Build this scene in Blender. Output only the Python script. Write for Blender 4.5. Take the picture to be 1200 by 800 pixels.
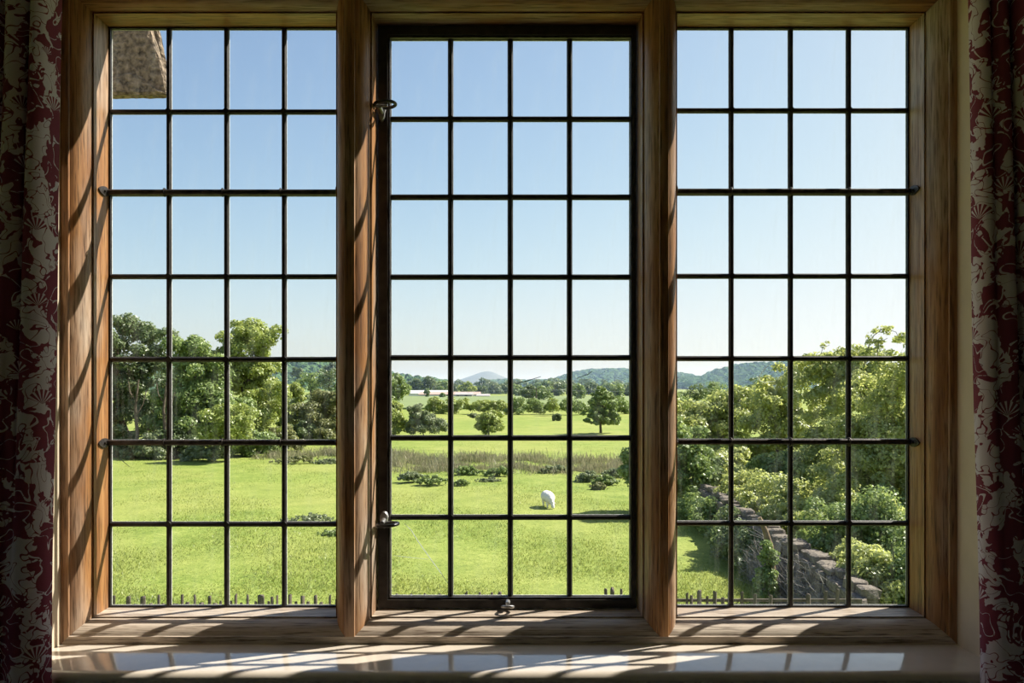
import bpy, bmesh, math, random
import numpy as np
from mathutils import Vector, Matrix

# ------------------------------------------------------------------ clear
for o in list(bpy.data.objects):
    bpy.data.objects.remove(o)
S = bpy.context.scene
COL = S.collection

# ------------------------------------------------------------------ camera
F = 920.0                      # focal length in pixels of the 1200 x 800 frame
EYE = 1.5
cam_d = bpy.data.cameras.new('camera')
cam = bpy.data.objects.new('camera', cam_d)
COL.objects.link(cam)
cam.location = (0, 0, EYE)
cam.rotation_euler = (math.pi / 2, 0, 0)
cam_d.sensor_width = 36.0
cam_d.lens = F / 1200.0 * 36.0
cam_d.shift_x = 3.0 / 1200.0
cam_d.shift_y = 52.0 / 1200.0
cam_d.clip_start = 0.02
cam_d.clip_end = 30000
S.camera = cam

# ------------------------------------------------------------------ sky + sun
L = Vector((-2.48, -1.0, -2.65)).normalized()      # direction the sunlight travels
w = bpy.data.worlds.new('world')
S.world = w
w.use_nodes = True
nt = w.node_tree
nt.nodes.clear()
sky = nt.nodes.new('ShaderNodeTexSky')
sky.sky_type = 'NISHITA'
sky.sun_disc = False
sky.sun_elevation = math.asin(-L.z)
sky.sun_rotation = math.atan2(-L.x, -L.y)
sky.altitude = 50
sky.air_density = 1.0
sky.dust_density = 1.6
sky.ozone_density = 1.6
sep = nt.nodes.new('ShaderNodeSeparateColor')
comb = nt.nodes.new('ShaderNodeCombineColor')
nt.links.new(sky.outputs[0], sep.inputs[0])
def wmath(op, x, y):
    m = nt.nodes.new('ShaderNodeMath'); m.operation = op
    for k, v in ((0, x), (1, y)):
        if hasattr(v, 'is_output'): nt.links.new(v, m.inputs[k])
        else: m.inputs[k].default_value = v
    return m.outputs[0]
SKY, SHOULDER = 0.115, 0.58      # overall level; radiance at which each channel levels off
for k in range(3):
    x = wmath('MULTIPLY', sep.outputs[k], SKY)
    q = wmath('POWER', wmath('ADD', wmath('POWER', wmath('DIVIDE', x, SHOULDER), 4.0), 1.0), -0.25)
    nt.links.new(wmath('MULTIPLY', x, q), comb.inputs[k])
bg = nt.nodes.new('ShaderNodeBackground')
bg.inputs['Strength'].default_value = 1.03
wo = nt.nodes.new('ShaderNodeOutputWorld')
nt.links.new(comb.outputs[0], bg.inputs[0])
nt.links.new(bg.outputs[0], wo.inputs[0])

sun_d = bpy.data.lights.new('sun', 'SUN')
sun_d.energy = 7.0
sun_d.angle = math.radians(0.53)
sun_d.color = (1.0, 0.93, 0.82)
sun = bpy.data.objects.new('sun', sun_d)
COL.objects.link(sun)
sun.rotation_euler = L.to_track_quat('-Z', 'Y').to_euler()
sun.location = (40, 20, 45)

S.view_settings.view_transform = 'Standard'
S.view_settings.look = 'None'
S.view_settings.exposure = 0.77
S.view_settings.gamma = 1.0
S.view_settings.use_curve_mapping = False

# ------------------------------------------------------------------ helpers
WL = {}                        # world position of every object's origin

def wp(px, py, D):             # a photo pixel at distance D from the camera -> world point
    return Vector(((px - 597.0) * D / F, D, EYE + (452.0 - py) * D / F))

def tag(o, label=None, cat=None, group=None, kind=None):
    if label: o['label'] = label
    if cat: o['category'] = cat
    if group: o['group'] = group
    if kind: o['kind'] = kind
    return o

def link(o, parent, loc):
    COL.objects.link(o)
    loc = Vector(loc)
    if parent is not None:
        o.parent = parent
        o.location = loc - WL[parent.name]
    else:
        o.location = loc
    WL[o.name] = loc
    return o

def empty(name, loc, label=None, cat=None, group=None, kind=None):
    o = bpy.data.objects.new(name, None)
    o.empty_display_size = 0.1
    link(o, None, loc)
    return tag(o, label, cat, group, kind)

def mkmesh(name, verts, faces, mat=None, smooth=None):
    me = bpy.data.meshes.new(name)
    me.from_pydata([tuple(v) for v in verts], [], faces)
    if mat: me.materials.append(mat)
    if smooth is not None:
        me.shade_smooth()
        if smooth > 0: me.set_sharp_from_angle(angle=math.radians(smooth))
    me.update()
    return me

def quads(name, v, mat):       # v: (n,4,3) numpy array of loose quads
    n = len(v)
    me = bpy.data.meshes.new(name)
    me.vertices.add(n * 4)
    me.vertices.foreach_set('co', v.reshape(-1).astype(np.float32))
    me.loops.add(n * 4)
    me.loops.foreach_set('vertex_index', np.arange(n * 4, dtype=np.int32))
    me.polygons.add(n)
    me.polygons.foreach_set('loop_start', np.arange(0, n * 4, 4, dtype=np.int32))
    me.update(calc_edges=True)
    if mat: me.materials.append(mat)
    return me

def obj(name, me, parent=None, loc=(0, 0, 0)):
    return link(bpy.data.objects.new(name, me), parent, loc)

class MB:                      # small mesh collector
    def __init__(s): s.v = []; s.f = []
    def add(s, vs, fs):
        b = len(s.v)
        s.v += [tuple(x) for x in vs]
        s.f += [[i + b for i in f] for f in fs]
        return s
    def box(s, x0, x1, y0, y1, z0, z1):
        return s.add([(x0,y0,z0),(x1,y0,z0),(x1,y1,z0),(x0,y1,z0),(x0,y0,z1),(x1,y0,z1),(x1,y1,z1),(x0,y1,z1)],
                     [(3,2,1,0),(4,5,6,7),(0,1,5,4),(1,2,6,5),(2,3,7,6),(3,0,4,7)])
    def prism(s, prof, a, b):  # prof -> list of ring functions a(i), b(i)
        n = len(prof)
        s.add([a(p) for p in prof] + [b(p) for p in prof],
              [[i, (i + 1) % n, n + (i + 1) % n, n + i] for i in range(n)] + [list(range(n))[::-1], list(range(n, 2 * n))])
        return s
    def tube(s, pts, rad, n=8, closed=False):
        pts = [Vector(p) for p in pts]
        if not hasattr(rad, '__len__'): rad = [rad] * len(pts)
        rings = []
        m = len(pts)
        up = None
        for i, p in enumerate(pts):
            if closed: t = pts[(i + 1) % m] - pts[i - 1]
            else: t = pts[min(i + 1, m - 1)] - pts[max(i - 1, 0)]
            t.normalize()
            if up is None:
                up = t.orthogonal().normalized()
            else:
                up = (up - t * up.dot(t)).normalized()
            b = t.cross(up)
            rings.append([p + (up * math.cos(2 * math.pi * k / n) + b * math.sin(2 * math.pi * k / n)) * rad[i] for k in range(n)])
        fs = []
        for i in range(m if closed else m - 1):
            j = (i + 1) % m
            for k in range(n):
                fs.append([i * n + k, i * n + (k + 1) % n, j * n + (k + 1) % n, j * n + k])
        if not closed:
            fs += [list(range(n))[::-1], list(range((m - 1) * n, m * n))]
        return s.add([v for r in rings for v in r], fs)
    def build(s, name, mat, parent=None, loc=(0, 0, 0), smooth=None, local=False):
        loc = Vector(loc)
        vs = s.v if local else [(v[0] - loc.x, v[1] - loc.y, v[2] - loc.z) for v in s.v]
        me = mkmesh(name, vs, s.f, mat, smooth)
        bm = bmesh.new(); bm.from_mesh(me)
        bmesh.ops.recalc_face_normals(bm, faces=bm.faces[:])
        bm.to_mesh(me); bm.free()
        return obj(name, me, parent, loc)

def bevel(o, wdt, seg=2):
    m = o.modifiers.new('bevel', 'BEVEL')
    m.width = wdt; m.segments = seg; m.limit_method = 'ANGLE'
    return o

# ------------------------------------------------------------------ material helpers
class N:
    def __init__(s, name):
        s.m = bpy.data.materials.new(name); s.m.use_nodes = True
        s.t = s.m.node_tree; s.t.nodes.clear()
        s.out = s.t.nodes.new('ShaderNodeOutputMaterial')
    def n(s, typ, **kw):
        nd = s.t.nodes.new('ShaderNode' + typ)
        for k, v in kw.items(): setattr(nd, k, v)
        return nd
    def set(s, sock, v):
        if v is None: return
        if hasattr(v, 'is_output'): s.t.links.new(v, sock)
        else: sock.default_value = v
    def co(s, kind='Object', scale=(1, 1, 1), rot=(0, 0, 0)):
        tc = s.n('TexCoord'); mp = s.n('Mapping')
        s.t.links.new(tc.outputs[kind], mp.inputs[0])
        mp.inputs['Scale'].default_value = scale
        mp.inputs['Rotation'].default_value = rot
        return mp.outputs[0]
    def noise(s, vec, scale, detail=4, rough=0.55, dist=0.0):
        t = s.n('TexNoise'); s.set(t.inputs['Vector'], vec)
        t.inputs['Scale'].default_value = scale; t.inputs['Detail'].default_value = detail
        t.inputs['Roughness'].default_value = rough; t.inputs['Distortion'].default_value = dist
        return t.outputs['Fac']
    def ramp(s, fac, *stops):
        r = s.n('ValToRGB'); s.set(r.inputs[0], fac)
        e = r.color_ramp.elements
        while len(e) < len(stops): e.new(0.5)
        for i, (p, c) in enumerate(stops):
            e[i].position = p
            e[i].color = (c, c, c, 1) if isinstance(c, (int, float)) else (*c, 1)
        return r.outputs[0]
    def mix(s, fac, a, b, blend='MIX'):
        m = s.n('Mix', data_type='RGBA', blend_type=blend)
        s.set(m.inputs['Factor'], fac)
        for k, v in ((6, a), (7, b)):
            s.set(m.inputs[k], (*v, 1) if isinstance(v, tuple) and len(v) == 3 else v)
        return m.outputs[2]
    def math(s, op, a, b=None, c=None):
        m = s.n('Math', operation=op)
        s.set(m.inputs[0], a)
        if b is not None: s.set(m.inputs[1], b)
        if c is not None: s.set(m.inputs[2], c)
        return m.outputs[0]
    def bump(s, h, strength=0.3, dist=0.01):
        b = s.n('Bump'); s.set(b.inputs['Height'], h)
        b.inputs['Strength'].default_value = strength; b.inputs['Distance'].default_value = dist
        return b.outputs[0]
    def bsdf(s, color, rough=0.6, metal=0.0, spec=0.5, normal=None, coat=0.0):
        p = s.n('BsdfPrincipled')
        s.set(p.inputs['Base Color'], (*color, 1) if isinstance(color, tuple) and len(color) == 3 else color)
        s.set(p.inputs['Roughness'], rough); s.set(p.inputs['Metallic'], metal)
        p.inputs['Specular IOR Level'].default_value = spec
        p.inputs['Coat Weight'].default_value = coat; p.inputs['Coat Roughness'].default_value = 0.06
        if normal is not None: s.set(p.inputs['Normal'], normal)
        return p.outputs[0]
    def done(s, sh):
        s.t.links.new(sh, s.out.inputs['Surface']); return s.m

def oak(name, axis, weather=0.35):
    m = N(name)
    sc = [46, 46, 46]; sc['xyz'.index(axis)] = 2.2
    v = m.co('Object', tuple(sc))
    g = m.noise(v, 1.0, 6, 0.62, 0.6)
    sc2 = [260, 260, 260]; sc2['xyz'.index(axis)] = 14
    pores = m.noise(m.co('Object', tuple(sc2)), 1.0, 3, 0.6)
    sc3 = [9, 9, 9]; sc3['xyz'.index(axis)] = 2.5
    big = m.noise(m.co('Object', tuple(sc3)), 1.0, 4, 0.55)
    c = m.ramp(g, (0.25, (0.18, 0.072, 0.025)), (0.48, (0.37, 0.168, 0.060)), (0.72, (0.55, 0.300, 0.128)))
    grey = m.ramp(g, (0.25, (0.32, 0.25, 0.19)), (0.7, (0.74, 0.65, 0.55)))
    wf = m.ramp(big, (0.62 - weather, 0.0), (0.92 - weather, 0.9))
    c = m.mix(wf, c, grey)
    c = m.mix(m.ramp(pores, (0.33, 0.75), (0.50, 0.0)), c, (0.065, 0.03, 0.012))
    h = m.math('ADD', m.math('MULTIPLY', g, 0.6), m.math('MULTIPLY', pores, 0.5))
    return m.done(m.bsdf(c, m.ramp(g, (0.3, 0.55), (0.7, 0.38)), 0, 0.4, m.bump(h, 0.35, 0.002)))

M = {}
M['oak_v'] = oak('oak_upright_grain', 'z', 0.16)
M['oak_h'] = oak('oak_level_grain', 'x', 0.16)
M['oak_sill'] = oak('oak_weathered_level_grain', 'x', 0.52)

def simple(name, col, rough=0.6, metal=0.0, spec=0.5, nscale=30, var=0.25, bs=0.15, bd=0.002, coat=0.0):
    m = N(name)
    f = m.noise(m.co('Object'), nscale, 5)
    a = tuple(c * (1 - var) for c in col); b = tuple(min(1, c * (1 + var)) for c in col)
    c = m.ramp(f, (0.3, a), (0.7, b))
    return m.done(m.bsdf(c, rough, metal, spec, m.bump(f, bs, bd), coat))

M['lead'] = simple('dark_lead', (0.030, 0.027, 0.027), 0.5, 0.3, 0.5, 60, 0.4, 0.4)
M['iron'] = simple('dark_painted_iron', (0.034, 0.028, 0.024), 0.48, 0.2, 0.5, 45, 0.5, 0.5)
M['bar'] = simple('worn_saddle_bar_iron', (0.055, 0.046, 0.042), 0.45, 0.4, 0.5, 70, 0.5, 0.5)
M['steel'] = simple('worn_bright_iron', (0.42, 0.41, 0.40), 0.38, 0.75, 0.5, 120, 0.35, 0.4)
M['darksteel'] = simple('blackened_iron_ring', (0.06, 0.058, 0.06), 0.35, 0.7, 0.5, 120, 0.3, 0.3)
M['cement'] = simple('pale_glazing_cement', (0.62, 0.62, 0.60), 0.9, 0, 0.2, 200, 0.3)
M['paint'] = simple('cream_wall_paint', (0.72, 0.60, 0.45), 0.75, 0, 0.25, 14, 0.06, 0.08, 0.004)
M['sillpaint'] = simple('cream_gloss_sill_paint', (0.74, 0.65, 0.55), 0.12, 0, 0.8, 24, 0.06, 0.03, 0.001, 0.7)
M['roomwall'] = simple('cream_room_paint', (0.62, 0.54, 0.46), 0.8, 0, 0.2, 8, 0.05)
M['ceil'] = simple('white_ceiling_paint', (0.70, 0.66, 0.60), 0.85, 0, 0.2, 8, 0.04)
M['carpet'] = simple('dark_red_carpet', (0.10, 0.03, 0.03), 0.95, 0, 0.1, 200, 0.3)
M['dado'] = simple('dark_brown_panel_paint', (0.045, 0.025, 0.020), 0.55, 0, 0.4, 20, 0.2)

def glass():
    m = N('old_window_glass')
    v = m.co('Object')
    dirt = m.ramp(m.noise(m.co('Object', (8, 8, 1.6)), 6.0, 5, 0.6), (0.50, 0.0), (0.85, 0.035))
    fr = m.n('Fresnel'); fr.inputs['IOR'].default_value = 1.45
    tr = m.n('BsdfTransparent'); tr.inputs[0].default_value = (0.985, 0.995, 0.99, 1)
    gl = m.n('BsdfGlossy'); gl.inputs['Roughness'].default_value = 0.02
    tl = m.n('BsdfTranslucent'); tl.inputs[0].default_value = (0.8, 0.8, 0.76, 1)
    m1 = m.n('MixShader'); m2 = m.n('MixShader')
    m.t.links.new(dirt, m1.inputs[0]); m.t.links.new(tr.outputs[0], m1.inputs[1]); m.t.links.new(tl.outputs[0], m1.inputs[2])
    m.t.links.new(m.math('MULTIPLY', fr.outputs[0], 0.3), m2.inputs[0])
    m.t.links.new(m1.outputs[0], m2.inputs[1]); m.t.links.new(gl.outputs[0], m2.inputs[2])
    return m.done(m2.outputs[0])
M['glass'] = glass()

def crack(name, col):
    m = N(name)
    t = m.n('BsdfTranslucent'); t.inputs[0].default_value = (*col, 1)
    g = m.n('BsdfDiffuse'); g.inputs[0].default_value = (*col, 1)
    x = m.n('MixShader'); x.inputs[0].default_value = 0.5
    m.t.links.new(t.outputs[0], x.inputs[1]); m.t.links.new(g.outputs[0], x.inputs[2])
    return m.done(x.outputs[0])
M['crack'] = crack('pale_glass_crack', (0.9, 0.95, 0.9))
M['crackdark'] = crack('dark_glass_crack', (0.10, 0.12, 0.12))

def curtain_mat():
    m = N('maroon_leaf_print_linen')
    uv = m.co('UV', (1.2, 1.2, 1))
    nz = m.n('TexNoise'); m.set(nz.inputs['Vector'], uv); nz.inputs['Scale'].default_value = 9; nz.inputs['Detail'].default_value = 2
    vm = m.n('VectorMath', operation='MULTIPLY_ADD')
    m.t.links.new(nz.outputs['Color'], vm.inputs[0]); vm.inputs[1].default_value = (0.06, 0.06, 0); m.t.links.new(uv, vm.inputs[2])
    p = vm.outputs[0]
    sp = m.n('SeparateXYZ'); m.t.links.new(p, sp.inputs[0])
    # winding stems with toothed leaves between them
    ph = m.math('MULTIPLY', m.math('SINE', m.math('MULTIPLY', sp.outputs[1], 2 * math.pi / 0.30)), 1.5)
    st = m.math('SINE', m.math('ADD', m.math('MULTIPLY', sp.outputs[0], 2 * math.pi / 0.115), ph))
    nz1 = m.noise(p, 16, 1.0, 0.4, 1.6)
    tooth = m.noise(p, 75, 1.5, 0.5)
    fld = m.math('ADD', m.math('MULTIPLY', st, 0.16), m.math('ADD', nz1, m.math('MULTIPLY', m.math('SUBTRACT', tooth, 0.5), 0.30)))
    leaf = m.math('GREATER_THAN', fld, 0.485)
    # pale veins inside the leaves, thin dark tendrils between them
    vein = m.math('LESS_THAN', m.math('ABSOLUTE', m.math('SUBTRACT', m.noise(p, 22, 0.0, 0.4, 0.8), 0.52)), 0.016)
    tend = m.math('LESS_THAN', m.math('ABSOLUTE', m.math('SUBTRACT', m.noise(p, 30, 0.0, 0.4, 1.2), 0.5)), 0.022)
    # seed-head fans
    vo = m.n('TexVoronoi', feature='F1'); m.t.links.new(uv, vo.inputs['Vector']); vo.inputs['Scale'].default_value = 8.5
    sub = m.n('VectorMath', operation='SUBTRACT'); m.t.links.new(uv, sub.inputs[0]); m.t.links.new(vo.outputs['Position'], sub.inputs[1])
    mul = m.n('VectorMath', operation='MULTIPLY'); m.t.links.new(sub.outputs[0], mul.inputs[0]); mul.inputs[1].default_value = (1, 1, 0)
    ln = m.n('VectorMath', operation='LENGTH'); m.t.links.new(sub.outputs[0], ln.inputs[0])
    s2 = m.n('SeparateXYZ'); m.t.links.new(sub.outputs[0], s2.inputs[0])
    ang = m.math('ARCTAN2', s2.outputs[0], s2.outputs[1])
    fan = m.math('MULTIPLY', m.math('LESS_THAN', ln.outputs['Value'], 0.034), m.math('LESS_THAN', m.math('ABSOLUTE', ang), 1.15))
    rib = m.math('GREATER_THAN', m.math('SINE', m.math('MULTIPLY', ang, 17.0)), -0.25)
    a = m.math('MULTIPLY', leaf, m.math('SUBTRACT', 1.0, vein))
    a = m.math('MAXIMUM', a, tend)
    a = m.math('ADD', m.math('MULTIPLY', a, m.math('SUBTRACT', 1.0, fan)), m.math('MULTIPLY', rib, fan))
    weave = m.noise(m.co('UV', (900, 900, 1)), 1.0, 2)
    lin = m.ramp(weave, (0.3, (0.66, 0.58, 0.63)), (0.7, (0.80, 0.71, 0.77)))
    mar = m.ramp(weave, (0.3, (0.20, 0.040, 0.070)), (0.7, (0.28, 0.066, 0.100)))
    c = m.mix(a, lin, mar)
    d = m.bsdf(c, 0.9, 0, 0.15, m.bump(weave, 0.2, 0.0006))
    return m.done(d)
M['curtain'] = curtain_mat()
M['lining'] = simple('pale_curtain_lining', (0.50, 0.46, 0.40), 0.9, 0, 0.1, 300, 0.1)

# ------------------------------------------------------------------ room shell
GY = 1.80                      # glass plane
FY = GY - 0.110                # inner face of the oak frame
WI = 1.545                     # inner wall face
XL, XR = -0.966, 0.964         # window recess
ZS = EYE - 0.556               # top of sill board
ZT = EYE + 0.870
b = MB()
RX, RB, RH = 2.7, -2.6, 2.62
for (x0, x1, z0, z1) in ((-RX - .2, XL, -0.15, RH + .15), (XR, RX + .2, -0.15, RH + .15), (XL, XR, -0.15, ZS - 0.045), (XL, XR, ZT, RH + .15)):
    b.box(x0, x1, WI, GY + 0.01, z0, z1)
o = b.build('wall_front', M['paint'])
tag(o, 'cream painted wall and recess around the oak window', 'wall', kind='structure')
WY0, WY1, WZ0, WZ1 = -1.8, 0.2, 0.95, 2.15       # added side-wall window, out of view, letting in fill daylight
b = MB()
for (y0, y1, z0, z1) in ((RB, WY0, 0, RH), (WY1, WI, 0, RH), (WY0, WY1, 0, WZ0), (WY0, WY1, WZ1, RH)):
    b.box(-RX - .2, -RX, y0, y1, z0, z1)
tag(b.build('wall_left', M['roomwall']), 'cream side wall of the room with an added fill-light window', 'wall', kind='structure')
fill_win = empty('window_4', (-RX - .1, (WY0 + WY1) / 2, WZ0), 'added unseen side-wall window that brightens the room with fill daylight', 'window', kind='structure')
for win, lo, hi, fn in ((fill_win, WY0, WY1, lambda u0, u1, t0, t1: (-RX - .10 + t0, -RX - .10 + t1, u0, u1)),):
    for k in range(4):
        ua = lo + (hi - lo) * k / 4; ub = lo + (hi - lo) * (k + 1) / 4
        MB().box(*fn(ua + .04, ub - .04, -.002, .002), WZ0 + .05, WZ1 - .05).build('pane', M['glass'], win)
        b = MB()
        b.box(*fn(ua, ua + .04, -.04, .04), WZ0, WZ1); b.box(*fn(ub - .04, ub, -.04, .04), WZ0, WZ1)
        b.box(*fn(ua + .04, ub - .04, -.04, .04), WZ0, WZ0 + .05); b.box(*fn(ua + .04, ub - .04, -.04, .04), WZ1 - .05, WZ1)
        b.build('casement_frame', M['oak_v'], win)
for nm, a, mt, lb in (('wall_right', (RX, RX + .2, RB, WI, 0, RH), 'roomwall', 'cream side wall of the dim room by the shaded curtain'),
                      ('wall_back', (-RX - .2, RX + .2, RB - .2, RB, 0, RH), 'roomwall', 'cream wall facing the leaded window across the room'),
                      ('floor', (-RX - .2, RX + .2, RB - .2, WI, -0.15, 0), 'carpet', 'dark red carpeted floor of the room'),
                      ('ceiling', (-RX - .2, RX + .2, RB - .2, WI, RH, RH + .15), 'ceil', 'white painted ceiling of the room')):
    tag(MB().box(*a).build(nm, M[mt]), lb, nm.split('_')[0], kind='structure')

# sill board with a rounded nosing, dark panelling under it
b = MB()
prof = [(FY + 0.012, ZS), (1.536, ZS)]
for k in range(1, 9):
    a = math.pi * k / 8
    prof.append((1.536 - 0.016 * math.sin(a), ZS - 0.016 + 0.016 * math.cos(a)))
prof += [(1.552, ZS - 0.032), (1.552, ZS - 0.042), (FY + 0.012, ZS - 0.042)]
b.prism(prof, lambda p: (XL, p[0], p[1]), lambda p: (XR, p[0], p[1]))
o = b.build('trim_1', M['sillpaint'], smooth=35)
tag(o, 'glossy cream painted sill board below the oak window', 'window sill', kind='structure')
o = MB().box(-1.02, 1.02, WI - 0.008, WI - 0.0005, 0.12, ZS - 0.046).build('trim_2', M['dado'])
tag(o, 'dark brown panel on the wall under the sill board', 'panel', kind='structure')

# ------------------------------------------------------------------ oak window frame
ZB, ZH = EYE - 0.506, EYE + 0.820
LIGHTS = [(-0.916, -0.389), (-0.300, 0.290), (0.3765, 0.914)]
OUT = 0.050
G1 = (LIGHTS[1][0] - LIGHTS[0][1]) / 2
G2 = (LIGHTS[2][0] - LIGHTS[1][1]) / 2
CL = [(OUT, G1), (G1, G2), (G2, OUT)]

FE = 0.034
def profile(omax):
    p = [(0, -0.012), (0.0, 0.0), (0.0048, 0.0605), (0.0078, 0.0575), (0.0088, 0.0655)]
    x0, d0, x1, d1 = 0.0088, 0.0655, 0.0315, 0.1055
    for k in range(1, 11):     # bulging ovolo
        a = math.pi / 2 * k / 10
        e0 = (x0 + (x1 - x0) * (1 - math.cos(a)), d0 + (d1 - d0) * math.sin(a))
        lin = (x0 + (x1 - x0) * k / 10, d0 + (d1 - d0) * k / 10)
        p.append((e0[0] * .62 + lin[0] * .38, e0[1] * .62 + lin[1] * .38))
    p += [(0.0325, 0.1055), (0.034, 0.110), (omax, 0.110), (omax, -0.012)]
    return p

def side(b, i, s):
    x0, x1 = LIGHTS[i]; cl, cr = CL[i]
    if s == 'L':
        b.prism(profile(cl), lambda p: (x0 - p[0], GY - p[1], ZB - (min(p[0], FE) if cl < OUT else p[0])), lambda p: (x0 - p[0], GY - p[1], ZH + (min(p[0], FE) if cl < OUT else p[0])))
    if s == 'R':
        b.prism(profile(cr), lambda p: (x1 + p[0], GY - p[1], ZB - (min(p[0], FE) if cr < OUT else p[0])), lambda p: (x1 + p[0], GY - p[1], ZH + (min(p[0], FE) if cr < OUT else p[0])))
    if s == 'B':
        b.prism(profile(OUT), lambda p: (x0 - (p[0] if cl == OUT else min(p[0], FE)), GY - p[1], ZB - p[0]), lambda p: (x1 + (p[0] if cr == OUT else min(p[0], FE)), GY - p[1], ZB - p[0]))
    if s == 'T':
        b.prism(profile(OUT), lambda p: (x0 - (p[0] if cl == OUT else min(p[0], FE)), GY - p[1], ZH + p[0]), lambda p: (x1 + (p[0] if cr == OUT else min(p[0], FE)), GY - p[1], ZH + p[0]))

frame = empty('trim_3', (0, FY, ZS), 'moulded oak window frame with two uprights dividing three lights', 'window frame', kind='structure')
for nm, sides in (('jamb', [(0, 'L')]), ('mullion', [(0, 'R'), (1, 'L')]), ('mullion', [(1, 'R'), (2, 'L')]), ('jamb', [(2, 'R')])):
    b = MB()
    for a in sides: side(b, *a)
    b.build(nm, M['oak_v'], frame, smooth=28)
b = MB()
for i in range(3): side(b, i, 'B')
for i in range(2): b.box(LIGHTS[i][1] + FE, LIGHTS[i + 1][0] - FE, FY, GY + .012, ZB - OUT, ZB - FE)
tag(b.build('bottom_rail', M['oak_sill'], frame, smooth=28), 'weathered bleached oak rail')
b = MB()
for i in range(3): side(b, i, 'T')
for i in range(2): b.box(LIGHTS[i][1] + FE, LIGHTS[i + 1][0] - FE, FY, GY + .012, ZH + FE, ZH + OUT)
b.build('head_rail', M['oak_h'], frame, smooth=28)

# ------------------------------------------------------------------ leaded lights
rng = random.Random(4)
def pxx(p): return (p - 597.0) * GY / F
def pzz(p): return EYE + (452.0 - p) * GY / F
GX = [(-0.916, -0.389), (-0.2725, 0.2765), (0.3765, 0.914)]
GZ = [(ZB, ZH), (EYE - 0.4815, EYE + 0.793), (ZB, ZH)]
VB = [[pxx(198), pxx(265.5), pxx(333)], [pxx(528), pxx(598), pxx(667.5)], [pxx(857), pxx(926.5), pxx(994.5)]]
HB = [[pzz(p) for p in q] for q in ((131, 227, 324, 421, 518, 614), (139.5, 231, 324.5, 419, 513, 606), (129.5, 226, 323.5, 420, 517, 613))]
WLAB = ['leaded light beside the sunlit oak jamb, in front of the copse', 'iron casement with leaded panes between the two oak mullions', 'leaded light beside the shaded oak jamb, in front of bushes']

def came_prof(wd, th):
    return [(-wd/2, -th*.3), (-wd*.28, -th), (wd*.28, -th), (wd/2, -th*.3), (wd/2, th*.3), (wd*.28, th), (-wd*.28, th), (-wd/2, th*.3)]

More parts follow.
